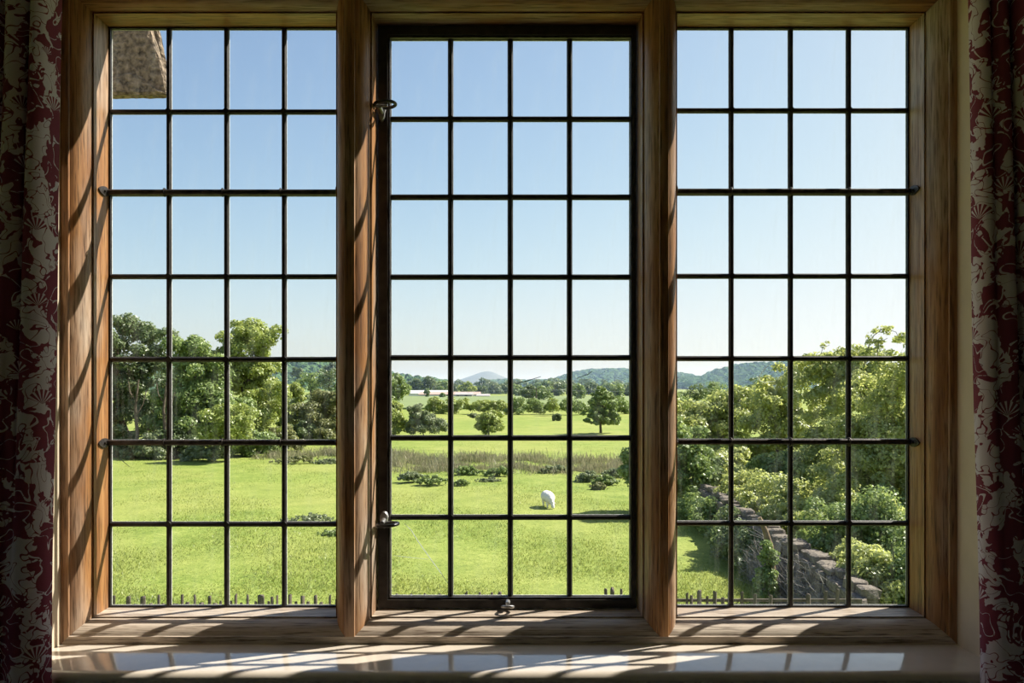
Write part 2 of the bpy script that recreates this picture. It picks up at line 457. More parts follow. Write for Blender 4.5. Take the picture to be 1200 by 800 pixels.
joint_me = None
PANES = {}
for i in range(3):
    x0, x1 = GX[i]; z0, z1 = GZ[i]
    win = empty('window_%d' % (i + 1), ((x0 + x1) / 2, GY, z0), WLAB[i], 'window', kind='structure')
    bw = 0.0105 if i != 1 else 0.0112
    xs = [x0] + VB[i] + [x1]; zs = [z1] + HB[i] + [z0]
    for r in range(7):
        for c in range(4):
            xa, xb, za, zb = xs[c], xs[c + 1], zs[r + 1], zs[r]
            cx, cz = (xa + xb) / 2, (za + zb) / 2
            hw, hh = (xb - xa) / 2 - 0.002, (zb - za) / 2 - 0.002
            p = MB().box(-hw, hw, -0.0012, 0.0012, -hh, hh).build('pane', M['glass'], win, (cx, GY, cz), local=True)
            p.rotation_euler = (rng.uniform(-.004, .004), 0, rng.uniform(-.004, .004))
            PANES[(i, r, c)] = p
            # thin line of pale cement round the pane
            eb = 0.0012 if i == 1 else 0.0036
            li = xa - cx + (bw / 2 if c > 0 else eb); ri = xb - cx - (bw / 2 if c < 3 else eb)
            bi = za - cz + (bw / 2 if r < 6 else eb); ti = zb - cz - (bw / 2 if r > 0 else eb)
            e = 0.0015; g = 0.0008
            vs = []
            for y in (0.0015, 0.0030):
                vs += [(li - e, y, bi - e), (ri + e, y, bi - e), (ri + e, y, ti + e), (li - e, y, ti + e), (li + g, y, bi + g), (ri - g, y, bi + g), (ri - g, y, ti - g), (li + g, y, ti - g)]
            fs = []
            for k in range(4):
                k2 = (k + 1) % 4
                fs += [(k, k2, 4 + k2, 4 + k), (8 + k2, 8 + k, 12 + k, 12 + k2), (4 + k, 4 + k2, 12 + k2, 12 + k), (k2, k, 8 + k, 8 + k2)]
            MB().add(vs, fs).build('putty', M['cement'], p, (cx, GY, cz), local=True)
    for x in VB[i]:
        MB().prism(came_prof(bw, 0.0052), lambda q: (x + q[0], GY + q[1], z0), lambda q: (x + q[0], GY + q[1], z1)).build('glazing_bar', M['lead'], win, smooth=30)
    for k, z in enumerate(HB[i]):
        h = bw * (1.1 if (i == 1 and k in (1, 4)) else 1.0)
        MB().prism(came_prof(h, 0.0050), lambda q: (x0, GY + q[1], z + q[0]), lambda q: (x1, GY + q[1], z + q[0])).build('glazing_bar', M['lead'], win, smooth=30)
    if joint_me is None:       # soldered joint: a flat eight-sided blob
        rr = [0.0092 if k % 2 == 0 else 0.0066 for k in range(8)]
        b = MB()
        b.prism(list(range(8)), lambda k: (rr[k] * math.cos(k * math.pi / 4), -0.0066, rr[k] * math.sin(k * math.pi / 4)),
                lambda k: (1.2 * rr[k] * math.cos(k * math.pi / 4), 0.0066, 1.2 * rr[k] * math.sin(k * math.pi / 4)))
        joint_me = mkmesh('solder_joint', b.v, b.f, M['lead'], 40)
    for x in VB[i]:
        for z in HB[i]:
            obj('solder_joint', joint_me, win, (x, GY, z))
    # border came
    if i != 1:
        b = MB(); e = 0.0035
        b.box(x0, x0 + e, GY - .005, GY + .005, z0, z1); b.box(x1 - e, x1, GY - .005, GY + .005, z0, z1)
        b.box(x0 + e, x1 - e, GY - .005, GY + .005, z0, z0 + e); b.box(x0 + e, x1 - e, GY - .005, GY + .005, z1 - e, z1)
        b.build('border_bar', M['lead'], win)
        # forged saddle bars tied to the leads
        for k in (1, 4):
            z = HB[i][k]; yb = GY - 0.0125; r = 0.0062
            sb = MB().prism([(-r, -r*.5), (-r*.5, -r), (r*.5, -r), (r, -r*.5), (r, r*.5), (r*.5, r), (-r*.5, r), (-r, r*.5)],
                            lambda q: (x0 + 0.001, yb + q[0], z + q[1]), lambda q: (x1 - 0.001, yb + q[0], z + q[1])).build('saddle_bar', M['bar'], win, smooth=50)
            for sgn, xe in ((1, x0), (-1, x1)):
                # leaf-shaped end nailed to the jamb face
                lf = []
                for t in range(15):
                    u = t / 14
                    lf.append((0.006 + 0.040 * u, 0.0115 * math.sin(math.pi * min(1, u * 1.0)) ** 0.7 * (1 - 0.35 * u) + 0.0012))
                outl = [(d, z + hgt) for d, hgt in lf] + [(d, z - hgt) for d, hgt in lf[::-1]]
                lean = 0.0048 / 0.0605
                MB().prism(outl, lambda q: (xe - sgn * (q[0] * lean - 0.0003), GY - q[0], q[1]), lambda q: (xe - sgn * (q[0] * lean - 0.0036), GY - q[0], q[1])).build('bar_end', M['bar'], sb, smooth=40)
                b = MB()
                b.tube([(xe + sgn * 0.0018, GY - 0.026, z), (xe + sgn * 0.0052, GY - 0.026, z)], [0.0032, 0.0022], 8)
                b.build('nail', M['iron'], sb, smooth=40)
            for x in VB[i]:
                pts = []
                for t in range(13):
                    a = 2 * math.pi * t / 12
                    pts.append((x - 0.006 + 0.002 * math.sin(a * .5), yb - 0.0 + 0.0092 * math.cos(a), z + 0.0092 * math.sin(a)))
                MB().tube(pts[:-1], 0.0014, 6, True).build('wire_tie', M['bar'], sb, smooth=60)
    else:
        # iron casement: flat outer frame with a raised inner lip
        ox0, ox1, oz0, oz1 = LIGHTS[1][0] + .002, LIGHTS[1][1] - .002, ZB + .002, ZH - .002
        b = MB()
        def ring(a0, a1, c0, c1, i0, i1, j0, j1, ya, yb):
            vs = []
            for y in (ya, yb):
                vs += [(a0, y, c0), (a1, y, c0), (a1, y, c1), (a0, y, c1), (i0, y, j0), (i1, y, j0), (i1, y, j1), (i0, y, j1)]
            fs = []
            for k in range(4):
                k2 = (k + 1) % 4
                fs += [(k, k2, 4 + k2, 4 + k), (8 + k2, 8 + k, 12 + k, 12 + k2), (4 + k, 4 + k2, 12 + k2, 12 + k), (k2, k, 8 + k, 8 + k2)]
            b.add(vs, fs)
        e = 0.0045
        ring(ox0, ox1, oz0, oz1, x0 - e, x1 + e, z0 - e, z1 + e, GY - 0.017, GY + 0.010)
        b.build('casement_frame', M['iron'], win)
        b = MB()
        ring(x0 - e, x1 + e, z0 - e, z1 + e, x0, x1, z0, z1, GY - 0.0115, GY + 0.006)
        b.build('glazing_lip', M['bar'], win)

        def fastener(px, py, pin_up):
            p = wp(px, py, GY - 0.022)
            f = MB()
            pl = [(0.011 * math.cos(a) * (1.0 if math.sin(a) > 0 else .8), 0.0205 * math.sin(a)) for a in [k * math.pi / 8 for k in range(16)]]
            f.prism(pl, lambda q: (p.x + q[0], GY - 0.0175, p.z + q[1]), lambda q: (p.x + q[0] * .8, GY - 0.0245, p.z + q[1] * .85))
            f = f.build('fastener_plate', M['steel'], win, smooth=40)
            MB().tube([(p.x, GY - 0.0235, p.z), (p.x, GY - 0.052, p.z + 0.004 * pin_up)], [0.006, 0.0048], 10).build('pivot', M['steel'], f, smooth=50)
            tor = []
            cxr, cyr, czr = p.x + 0.012, GY - 0.046, p.z + 0.010 * pin_up
            for t in range(28):
                a = 2 * math.pi * t / 28
                tor.append((cxr + 0.0235 * math.cos(a), cyr + 0.0225 * math.sin(a), czr + 0.0015 * math.cos(a)))
            MB().tube(tor, 0.0037, 8, True).build('ring', M['darksteel'], f, smooth=80)
            MB().tube([(cxr - 0.026, cyr, czr - 0.0035), (cxr + 0.006, cyr - 0.003, czr - 0.0035)], [0.0042, 0.003], 8).build('tongue', M['steel'], f, smooth=50)
        fastener(447, 132, 1)
        fastener(450, 609, -0.6)
        # small ring pull on the bottom of the casement
        p = wp(595, 706.5, GY - 0.02)
        st = MB().tube([(p.x, GY - 0.0165, p.z + .002), (p.x, GY - 0.034, p.z + .002)], [0.0062, 0.0048], 10).build('ring_stud', M['steel'], win, smooth=50)
        tor = [(p.x + 0.0125 * math.cos(a), GY - 0.036 + 0.0115 * math.sin(a), p.z - 0.004 - 0.004 * math.sin(a)) for a in [2 * math.pi * t / 24 for t in range(24)]]
        MB().tube(tor, 0.0033, 8, True).build('ring_pull', M['steel'], st, smooth=80)

def crack_line(key, pts, wd, mat):
    b = MB()
    P = [Vector((pxx(x), GY - 0.0016, pzz(y))) for x, y in pts]
    b.tube(P, [wd * (0.35 + 0.65 * math.sin(math.pi * (0.15 + 0.7 * k / max(1, len(P) - 1)))) for k in range(len(P))], 5)
    pn = PANES[key]
    b.build('crack', M[mat], pn)
crack_line((1, 6, 0), [(474, 613), (482, 621), (490, 634), (505, 655), (516, 670), (525, 683)], 0.0010, 'crack')
crack_line((1, 6, 0), [(462, 650.5), (478, 652.5), (503, 655)], 0.0006, 'crack')
crack_line((1, 4, 2), [(604, 449.5), (618, 446), (634, 441)], 0.0010, 'crackdark')
crack_line((1, 4, 3), [(676, 443), (689, 438.5), (694, 434.5)], 0.0009, 'crackdark')
crack_line((2, 4, 1), [(903, 425), (895, 433), (889, 442), (890, 446), (896, 448), (908, 446.5)], 0.0011, 'crack')
crack_line((0, 5, 0), [(131, 530), (142, 538), (152, 546.5)], 0.0008, 'crackdark')
crack_line((0, 4, 3), [(372, 434), (384, 439), (394, 443)], 0.0007, 'crack')

# ------------------------------------------------------------------ curtains
def catmull(P, n):
    out = []
    for k in range(n):
        u = k / (n - 1) * (len(P) - 1); i = min(int(u), len(P) - 2); t = u - i
        p0, p1, p2, p3 = P[max(i - 1, 0)], P[i], P[i + 1], P[min(i + 2, len(P) - 1)]
        out.append(tuple(.5 * (2 * p1[c] + (p2[c] - p0[c]) * t + (2 * p0[c] - 5 * p1[c] + 4 * p2[c] - p3[c]) * t * t + (3 * p1[c] - p0[c] - 3 * p2[c] + p3[c]) * t ** 3) for c in (0, 1)))
    return out
def curtain(sg, top, bot, label, v0):
    """top, bot: the cloth's folds in plan (distance from the middle, depth) at the window's head and sill."""
    def extend(P):
        x = P[-1][0]; P = list(P)
        for k in range(12):
            x += 0.026
            P.append((x, 1.478 + (0.020 if k % 2 else -0.020) * (1 + .2 * math.sin(k * 2.1))))
        return P
    NS, NZ = 300, 60
    A, B = catmull(extend(top), NS), catmull(extend(bot), NS)
    zt, zb = 2.60, 0.03
    V = []; UV = []
    for j in range(NZ):
        z = zt + (zb - zt) * j / (NZ - 1)
        t = max(-0.25, min(1.15, (z - 0.95) / (2.2 - 0.95)))
        t = t + 0.06 * math.sin(z * 4.1 + sg)
        arc = 0; pv = None
        for k in range(NS):
            x = B[k][0] + (A[k][0] - B[k][0]) * t + 0.0012 * math.sin(z * 7 + k * .02)
            y = B[k][1] + (A[k][1] - B[k][1]) * t
            p = (sg * x, y, z)
            if pv is not None: arc += math.dist(pv, p)
            pv = p
            V.append(p); UV.append((arc * 1.0 + v0, z + v0))
    Fc = [(j * NS + k, j * NS + k + 1, (j + 1) * NS + k + 1, (j + 1) * NS + k) for j in range(NZ - 1) for k in range(NS - 1)]
    base = Vector((sg * 1.1, 1.48, zb))
    me = mkmesh('curtain', [tuple(Vector(v) - base) for v in V], Fc, M['curtain'], 0)
    lay = me.uv_layers.new(name='UVMap')
    uva = np.array(UV, dtype=np.float32)
    vi = np.zeros(len(me.loops), dtype=np.int32); me.loops.foreach_get('vertex_index', vi)
    lay.data.foreach_set('uv', uva[vi].reshape(-1))
    o = obj('curtain', me, None, base)
    so = o.modifiers.new('thick', 'SOLIDIFY'); so.thickness = 0.0016; so.offset = 0
    return tag(o, label, 'curtain', 'printed curtains at the window')
curtain(-1, [(.866, 1.516), (.868, 1.490), (.872, 1.466), (.882, 1.452), (.893, 1.460), (.899, 1.482), (.903, 1.462), (.914, 1.446), (.927, 1.444), (.940, 1.462), (.946, 1.488)],
            [(.884, 1.516), (.888, 1.496), (.900, 1.480), (.914, 1.471), (.928, 1.467), (.938, 1.470), (.944, 1.474), (.954, 1.476), (.966, 1.466), (.980, 1.462), (.994, 1.480)],
        'maroon and linen leaf-print curtain hanging beside the sunlit oak jamb', 0.0)
curtain(1, [(.886, 1.516), (.886, 1.497), (.892, 1.482), (.902, 1.478), (.911, 1.488), (.914, 1.482), (.924, 1.470), (.936, 1.472), (.944, 1.504), (.947, 1.470), (.958, 1.446)],
           [(.908, 1.516), (.906, 1.498), (.912, 1.482), (.922, 1.472), (.934, 1.468), (.946, 1.466), (.958, 1.466), (.970, 1.468), (.984, 1.476), (.998, 1.490), (1.012, 1.476)],
        'maroon and linen leaf-print curtain hanging beside the shaded cream reveal', 3.37)

# ================================================================== OUTDOORS
GZ0 = EYE - 4.5                # ground level outside
def gh(x, y):
    return GZ0 + 0.07 * math.sin(x * .35 + 1) * math.sin(y * .22) + 0.05 * math.sin(x * .9 + y * .6)
def ghn(x, y):
    return GZ0 + 0.07 * np.sin(x * .35 + 1) * np.sin(y * .22) + 0.05 * np.sin(x * .9 + y * .6)
def zfor(py): return 4.5 * F / (py - 452.0)        # distance of flat ground seen at row py

def grass_mat():
    m = N('meadow_grass')
    v = m.co('Object')
    a = m.noise(v, 0.9, 6, 0.65)
    bb = m.noise(v, 7.0, 5, 0.7)
    c2 = m.noise(v, 0.12, 3, 0.5)
    f = m.math('ADD', m.math('MULTIPLY', a, 0.45), m.math('MULTIPLY', bb, 0.55))
    c = m.ramp(f, (0.30, (0.060, 0.105, 0.018)), (0.45, (0.155, 0.210, 0.036)), (0.60, (0.245, 0.290, 0.065)), (0.76, (0.35, 0.36, 0.14)))
    c = m.mix(m.ramp(c2, (0.42, 0.0), (0.62, 0.45)), c, (0.30, 0.30, 0.085))
    return m.done(m.bsdf(c, 0.85, 0, 0.2, m.bump(f, 0.7, 0.12)))
M['grass'] = grass_mat()

def leafy(name, dark, mid, light, trans=0.42, gloss=0.05, ns=(0.8, 3.5)):
    m = N(name)
    g = m.n('NewGeometry')
    f = m.math('ADD', m.math('MULTIPLY', g.outputs['Random Per Island'], 0.35), m.math('ADD', m.math('MULTIPLY', m.noise(m.co('Object'), ns[0], 2), 0.35), m.math('MULTIPLY', m.noise(m.co('Object'), ns[1], 2), 0.35)))
    c = m.ramp(f, (0.15, dark), (0.52, mid), (0.92, light))
    d = m.n('BsdfDiffuse'); t = m.n('BsdfTranslucent'); gl = m.n('BsdfGlossy'); gl.inputs['Roughness'].default_value = 0.45
    m.t.links.new(c, d.inputs[0])
    hs = m.n('HueSaturation'); m.t.links.new(c, hs.inputs['Color']); hs.inputs['Value'].default_value = 1.25; hs.inputs['Hue'].default_value = 0.485
    m.t.links.new(hs.outputs[0], t.inputs[0])
    x = m.n('MixShader'); x.inputs[0].default_value = trans
    m.t.links.new(d.outputs[0], x.inputs[1]); m.t.links.new(t.outputs[0], x.inputs[2])
    y = m.n('MixShader'); y.inputs[0].default_value = gloss
    m.t.links.new(x.outputs[0], y.inputs[1]); m.t.links.new(gl.outputs[0], y.inputs[2])
    return m.done(y.outputs[0])
M['lf_dark'] = leafy('dark_green_leaves', (0.055, 0.09, 0.035), (0.13, 0.185, 0.07), (0.26, 0.31, 0.13))
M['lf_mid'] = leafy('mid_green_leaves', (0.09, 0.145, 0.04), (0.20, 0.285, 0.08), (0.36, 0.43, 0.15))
M['lf_lime'] = leafy('yellow_green_leaves', (0.15, 0.21, 0.04), (0.30, 0.37, 0.085), (0.46, 0.49, 0.17))
M['lf_grey'] = leafy('grey_green_leaves', (0.11, 0.15, 0.075), (0.23, 0.28, 0.14), (0.38, 0.41, 0.23))
M['lf_olive'] = leafy('olive_leaves', (0.085, 0.105, 0.035), (0.21, 0.23, 0.085), (0.37, 0.37, 0.16))
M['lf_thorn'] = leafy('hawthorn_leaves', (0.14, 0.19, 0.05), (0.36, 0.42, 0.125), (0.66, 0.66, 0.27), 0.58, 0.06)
M['rush'] = leafy('dry_rush_stems', (0.14, 0.17, 0.07), (0.25, 0.25, 0.135), (0.38, 0.31, 0.23), 0.3, 0.02)
M['blade'] = leafy('grass_blades', (0.10, 0.155, 0.026), (0.225, 0.275, 0.058), (0.39, 0.39, 0.15), 0.4, 0.03, (0.45, 3.0))
M['bark'] = simple('grey_brown_bark', (0.11, 0.085, 0.065), 0.9, 0, 0.2, 9, 0.4, 0.8, 0.03)
M['bark2'] = simple('pale_brown_peeling_bark', (0.19, 0.14, 0.09), 0.9, 0, 0.2, 7, 0.4, 0.8, 0.03)
M['stone'] = simple('weathered_grey_stone', (0.17, 0.145, 0.12), 0.95, 0, 0.2, 5, 0.45, 0.9, 0.03)
M['gable'] = simple('mossy_gable_stone', (0.17, 0.13, 0.095), 0.95, 0, 0.2, 55, 0.8, 0.9, 0.02)
M['stake'] = simple('weathered_grey_stake_wood', (0.115, 0.095, 0.078), 0.9, 0, 0.2, 12, 0.4, 0.5, 0.01)

# ground: fine near the house, coarse far out
def grid(xs, ys, fz):
    V = [(x, y, fz(x, y)) for y in ys for x in xs]
    n = len(xs)
    Fc = [(j * n + i, j * n + i + 1, (j + 1) * n + i + 1, (j + 1) * n + i) for j in range(len(ys) - 1) for i in range(n - 1)]
    return V, Fc
xs = [-6000, -2500, -900, -300] + [x for x in np.linspace(-120, 120, 81)] + [300, 900, 2500, 6000]
ys = [-300, -60, -10] + [y for y in np.linspace(4, 120, 80)] + [160, 230, 330, 500, 900, 2000, 4500, 9000]
V, Fc = grid([float(x) for x in xs], [float(y) for y in ys], gh)
o = obj('ground', mkmesh('ground', V, Fc, M['grass'], 0))
tag(o, 'bright green meadow running from the house to the far hills', 'meadow', kind='structure')

def blades(n, y0, y1, half, h, wd, seed, lean=0.6, xf=None):
    r = np.random.default_rng(seed)
    y = 1 / (1 / y0 + r.random(n) * (1 / y1 - 1 / y0)) if xf is None else y0 + r.random(n) * (y1 - y0)
    x = (r.random(n) * 2 - 1) * half * y if xf is None else xf[0] + r.random(n) * (xf[1] - xf[0])
    z = ghn(x, y)
    a = r.random(n) * 2 * np.pi
    hh = h * (0.5 + r.random(n)); ww = wd * (0.6 + .8 * r.random(n))
    dx, dy = np.cos(a), np.sin(a)
    lx, ly = (r.random((2, n)) - .5) * 2 * lean * hh
    v = np.zeros((n, 4, 3))
    v[:, 0] = np.stack([x - dx * ww, y - dy * ww, z - .01], 1)
    v[:, 1] = np.stack([x + dx * ww, y + dy * ww, z - .01], 1)
    v[:, 2] = np.stack([x + dx * ww * .5 + lx, y + dy * ww * .5 + ly, z + hh], 1)
    v[:, 3] = np.stack([x - dx * ww * .5 + lx, y - dy * ww * .5 + ly, z + hh], 1)
    return v
o = obj('grass', quads('grass', blades(210000, 13.0, 70, 0.62, 0.034, 0.0085, 3, .8), M['blade']))
tag(o, 'short tufty grass growing all over the near meadow', 'grass', kind='stuff')

# ---------------------------------------------------------------- trees and shrubs
def sph(r, n):
    v = r.normal(size=(n, 3)); return v / np.linalg.norm(v, axis=1)[:, None]

DENS = 1.4
def leaf_quads(blobs, nclus, nleaf, size, seed, crad=0.24, flat=1.0, inner=0.35):
    """blobs: list of (centre, radii). clumps sit on the blobs, leaves on the clumps."""
    r = np.random.default_rng(seed)
    vol = np.array([(b[1][0] * b[1][1] * b[1][2]) ** (2 / 3) for b in blobs]); vol /= vol.sum()
    k = r.choice(len(blobs), nclus, p=vol)
    C = np.array([b[0] for b in blobs])[k]; R = np.array([b[1] for b in blobs])[k]
    d = sph(r, nclus); d[:, 2] = np.where(d[:, 2] < -0.85, -d[:, 2], d[:, 2])
    rad = 0.62 + 0.36 * r.random(nclus)
    rad[r.random(nclus) < inner] *= 0.6
    cc = C + d * R * rad[:, None]
    cr = crad * 1.45 * R.min(axis=1) * (0.65 + 0.7 * r.random(nclus))
    nleaf = int(nleaf * DENS)
    q = r.choice(nclus, nleaf, p=(cr ** 2) / (cr ** 2).sum())
    dl = sph(r, nleaf)
    dl[:, 2] = np.where(r.random(nleaf) < .45, np.abs(dl[:, 2]), dl[:, 2])
    rr = (0.55 + 0.5 * r.random(nleaf)) * cr[q]
    P = cc[q] + dl * rr[:, None] * np.array([1, 1, 0.75 * flat])
    nrm = dl + 0.9 * sph(r, nleaf) + np.array([0, 0, .35]); nrm /= np.linalg.norm(nrm, axis=1)[:, None]
    t = np.cross(nrm, sph(r, nleaf)); t /= np.linalg.norm(t, axis=1)[:, None] + 1e-9
    b = np.cross(nrm, t)
    s = 1.08 * size * (0.65 + 0.7 * r.random(nleaf))[:, None]
    v = np.stack([P + t * s * .5, P + b * s * .30 - nrm * s * .06, P - t * s * .5, P - b * s * .30 - nrm * s * .06], 1)
    return v, cc

TREE_N = [0]
def plant(name, label, cat, base, blobs, nleaf, size, mat, nclus=60, trunk=0.0, crad=0.26, group=None, nbr=7, limbs=None, extra=None):
    """base: world point; blobs relative to the base."""
    TREE_N[0] += 1
    seed = TREE_N[0] * 17
    root = empty(name, base, label, cat, group)
    v, cc = leaf_quads(blobs, nclus, nleaf, size, seed, crad)
    fo = obj('foliage', quads('foliage', v, M[mat]), root, base)
    fo['kind'] = 'stuff'
    r = random.Random(seed)
    if trunk > 0:
        bl = max(blobs, key=lambda q: q[1][0] * q[1][2])
        top = Vector(bl[0])
        b = MB()
        n = 7
        pts = [Vector((top.x * (k / n) ** 1.4 + r.uniform(-.3, .3) * trunk, top.y * (k / n) ** 1.4 + r.uniform(-.3, .3) * trunk, -0.1 + (top.z + .1) * k / n)) for k in range(n + 1)]
        b.tube(pts, [trunk * (1 - .72 * k / n) for k in range(n + 1)], 8)
        b.build('trunk', M['bark'], root, base, smooth=60, local=True)
        b = MB()
        for k in range(nbr):
            c = Vector(cc[r.randrange(len(cc))])
            s = pts[r.randrange(2, n)]
            mid = s.lerp(c, .5) + Vector((0, 0, .12 * (c - s).length))
            b.tube([s, mid, c], [trunk * .36, trunk * .22, trunk * .08], 5)
        br = b.build('branches', M['bark'], root, base, smooth=60, local=True)
        br['kind'] = 'stuff'
    return root

def gp(px, D):                 # ground point under pixel column px at distance D
    x = (px - 597.0) * D / F
    return Vector((x, D, gh(x, D) if D < 120 else GZ0))

def px2(D, n): return n * D / F

def crown(D, items, base):     # items: (px, py, half width px, half height px[, depth offset m])
    out = []
    for it in items:
        px, py, hw, hh = it[:4]
        p = wp(px, py, D) - base
        if len(it) > 4: p.y += it[4]
        out.append(((p.x, p.y, p.z), (px2(D, hw), px2(D, hw) * 0.9, px2(D, hh))))
    return out

def tree_px(name, label, D, pxc, items, nleaf, size, mat, trunk, nclus=60, crad=0.26, cat='tree', group=None, nbr=7):
    bs = gp(pxc, D)
    return plant(name, label, cat, bs, crown(D, items, bs), nleaf, size, mat, nclus, trunk, crad, group, nbr)

# copse beyond the left-hand light
tree_px('tree', 'tall dark green tree at the end of the copse, behind a bare leaning trunk', 55, 150, [(150, 405, 52, 34), (130, 455, 42, 45), (178, 450, 36, 45), (110, 430, 40, 45), (160, 490, 45, 34), (120, 505, 40, 30), (185, 505, 30, 26)], 36000, 0.19, 'lf_dark', 0.32, 130, 0.24)
tree_px('tree', 'mid green broad tree in the middle of the copse', 51, 232, [(228, 440, 38, 52), (245, 480, 42, 40), (212, 485, 34, 40), (232, 410, 22, 24), (228, 508, 42, 28)], 27000, 0.19, 'lf_mid', 0.26, 100, 0.25)
tree_px('tree', 'bright yellow-green tree with the highest crown in the copse', 54, 292, [(290, 425, 44, 48), (310, 455, 34, 48), (268, 402, 28, 30), (300, 398, 30, 28), (292, 490, 40, 40), (318, 505, 22, 24), (270, 460, 36, 50)], 33000, 0.18, 'lf_lime', 0.28, 110, 0.24)
tree_px('leafy_shrub', 'low lime green shrub in front of the copse', 47, 268, [(262, 500, 26, 26), (285, 490, 18, 18)], 6000, 0.15, 'lf_lime', 0.05, 36, 0.3, 'shrub')
tree_px('tree', 'slim lime green tree between the copse and the olive thorn', 66, 340, [(338, 480, 16, 30), (346, 465, 14, 18), (340, 502, 18, 16)], 7000, 0.19, 'lf_lime', 0.12, 34, 0.3)
tree_px('thorn_tree', 'rounded olive thorn tree with dark shaded hollow next to the copse', 64, 374, [(372, 482, 26, 28), (396, 478, 22, 28), (360, 495, 18, 20), (380, 500, 28, 18)], 17000, 0.17, 'lf_olive', 0.14, 60, 0.28)
k = 0
for pxc, D, wd, ht, mat, lb in ((136, 49, 24, 34, 'lf_dark', 'dark low bush at the foot of the tall dark tree'),
                                (172, 48, 20, 26, 'lf_grey', 'small grey-green bush at the foot of the copse'),
                                (205, 49, 22, 34, 'lf_dark', 'dark bush under the broad copse tree'),
                                (238, 47.5, 20, 22, 'lf_grey', 'grey leafy bush under the lime copse shrub'),
                                (262, 50, 26, 34, 'lf_mid', 'mid green bush filling the foot of the copse'),
                                (298, 51, 24, 30, 'lf_mid', 'leafy green bush under the bright copse tree'),
                                (326, 54, 22, 28, 'lf_olive', 'olive bush at the edge of the copse'),
                                (356, 62, 22, 24, 'lf_dark', 'dark bush under the slim lime tree'),
                                (392, 61, 24, 26, 'lf_olive', 'olive bush under the thorn tree')):
    py = 452 + 4.5 * F / D
    tree_px('low_bush', lb, D, pxc, [(pxc, py - ht * .5, wd, ht * .55), (pxc + wd * .7, py - ht * .35, wd * .8, ht * .42), (pxc - wd * .7, py - ht * .35, wd * .8, ht * .42)], 6000, 0.15, mat, 0.03, 70, 0.26, 'bush')

# bare trunks showing in the copse
for pxc, lb in ((160, 'thin bare trunk standing under the tall dark tree'), (193, 'pale bare trunk standing between the two copse trees')):
    bs = gp(pxc, 48.5)
    tr = empty('bare_trunk', bs, lb, 'tree trunk')
    b = MB(); b.tube([(0, 0, -.1), (.05, 0, 1.5), (-.08, 0, 3.0), (.1, .05, 4.8)], [.13, .11, .09, .05], 8)
    b.build('trunk', M['bark'], tr, bs, smooth=60, local=True)
    b = MB(); b.tube([(0, 0, 2.6), (.4, 0, 3.3), (.6, 0, 4.1)], [.05, .035, .02], 6); b.tube([(0, 0, 3.4), (-.4, 0, 4.0), (-.5, 0, 4.7)], [.045, .03, .02], 6)
    b.build('branches', M['bark'], tr, bs, smooth=60, local=True)

# field trees seen through the casement
tree_px('tree', 'round-headed green tree at the edge of the crop field by the mullion', 88, 452, [(455, 455, 24, 18), (466, 450, 14, 14), (440, 470, 30, 24)], 8000, 0.27, 'lf_mid', 0.2, 50, 0.28)
tree_px('leafy_shrub', 'yellow-green willow bush beside the left mullion', 72, 458, [(456, 488, 20, 20), (468, 500, 12, 12)], 5500, 0.2, 'lf_lime', 0.06, 34, 0.3, 'shrub')
tree_px('leafy_shrub', 'wide grey-green willow bush in the second field', 71, 497, [(488, 492, 13, 18), (504, 496, 16, 14), (496, 484, 9, 12), (517, 502, 8, 9)], 9000, 0.17, 'lf_grey', 0.06, 46, 0.3, 'shrub')
tree_px('thorn_tree', 'small yellow-topped round thorn alone in the second field', 71, 573, [(573, 496, 15, 14), (579, 490, 11, 11), (565, 500, 10, 9)], 6500, 0.17, 'lf_lime', 0.07, 40, 0.3)
tree_px('oak_tree', 'broad young oak with a visible trunk standing alone in the field', 74, 704, [(704, 478, 20, 24), (704, 488, 24, 13), (704, 464, 13, 15), (697, 492, 18, 9), (714, 490, 15, 11)], 15000, 0.17, 'lf_mid', 0.14, 150, 0.15, nbr=9)

# far hedge across the fields: one thing of many clumps
def hedge(name, label, x0p, x1p, D0, D1, top, n, nleaf, size, mat, seed):
    r = random.Random(seed)
    base = gp((x0p + x1p) / 2, (D0 + D1) / 2)
    bl = []
    for k in range(n):
        u = (k + .5) / n
        D = D0 + (D1 - D0) * u; p = gp(x0p + (x1p - x0p) * u + r.uniform(-3, 3), D) - base
        h = top * r.uniform(.7, 1.15)
        bl.append(((p.x, p.y + r.uniform(-.6, .6), h * .5), (h * .75, h * .6, h * .55)))
    return plant(name, label, 'hedge', base, bl, nleaf, size, mat, n * 5, 0, 0.36)
hedge('hedge', 'yellow-tinged hedge along the near edge of the crop field', 505, 600, 128, 124, 2.1, 22, 11000, 0.26, 'lf_lime', 2)
hedge('hedge', 'dark bushy hedge behind the lone oak', 600, 760, 122, 126, 2.2, 30, 14000, 0.24, 'lf_mid', 3)
hedge('hedge', 'long hedge beyond the copse beside the olive thorn', 330, 460, 150, 140, 2.6, 20, 8000, 0.3, 'lf_dark', 5)
for q, (pxc, py, hw, hh, mat, lb) in enumerate(((652, 489, 6, 4, 'lf_dark', 'dark little bush on the grass before the oak hedge'),
                                (556, 487, 10, 3, 'lf_grey', 'pale low bush on the grass before the yellow hedge'),
                                (648, 474, 7, 6, 'lf_lime', 'lime sapling standing in the oak hedge'))):
    D = min(118, zfor(py + hh))
    tree_px('low_bush', lb, D, pxc, [(pxc, py, hw, hh)], 1200, 0.24, mat, 0.04, 16, 0.4, 'bush')

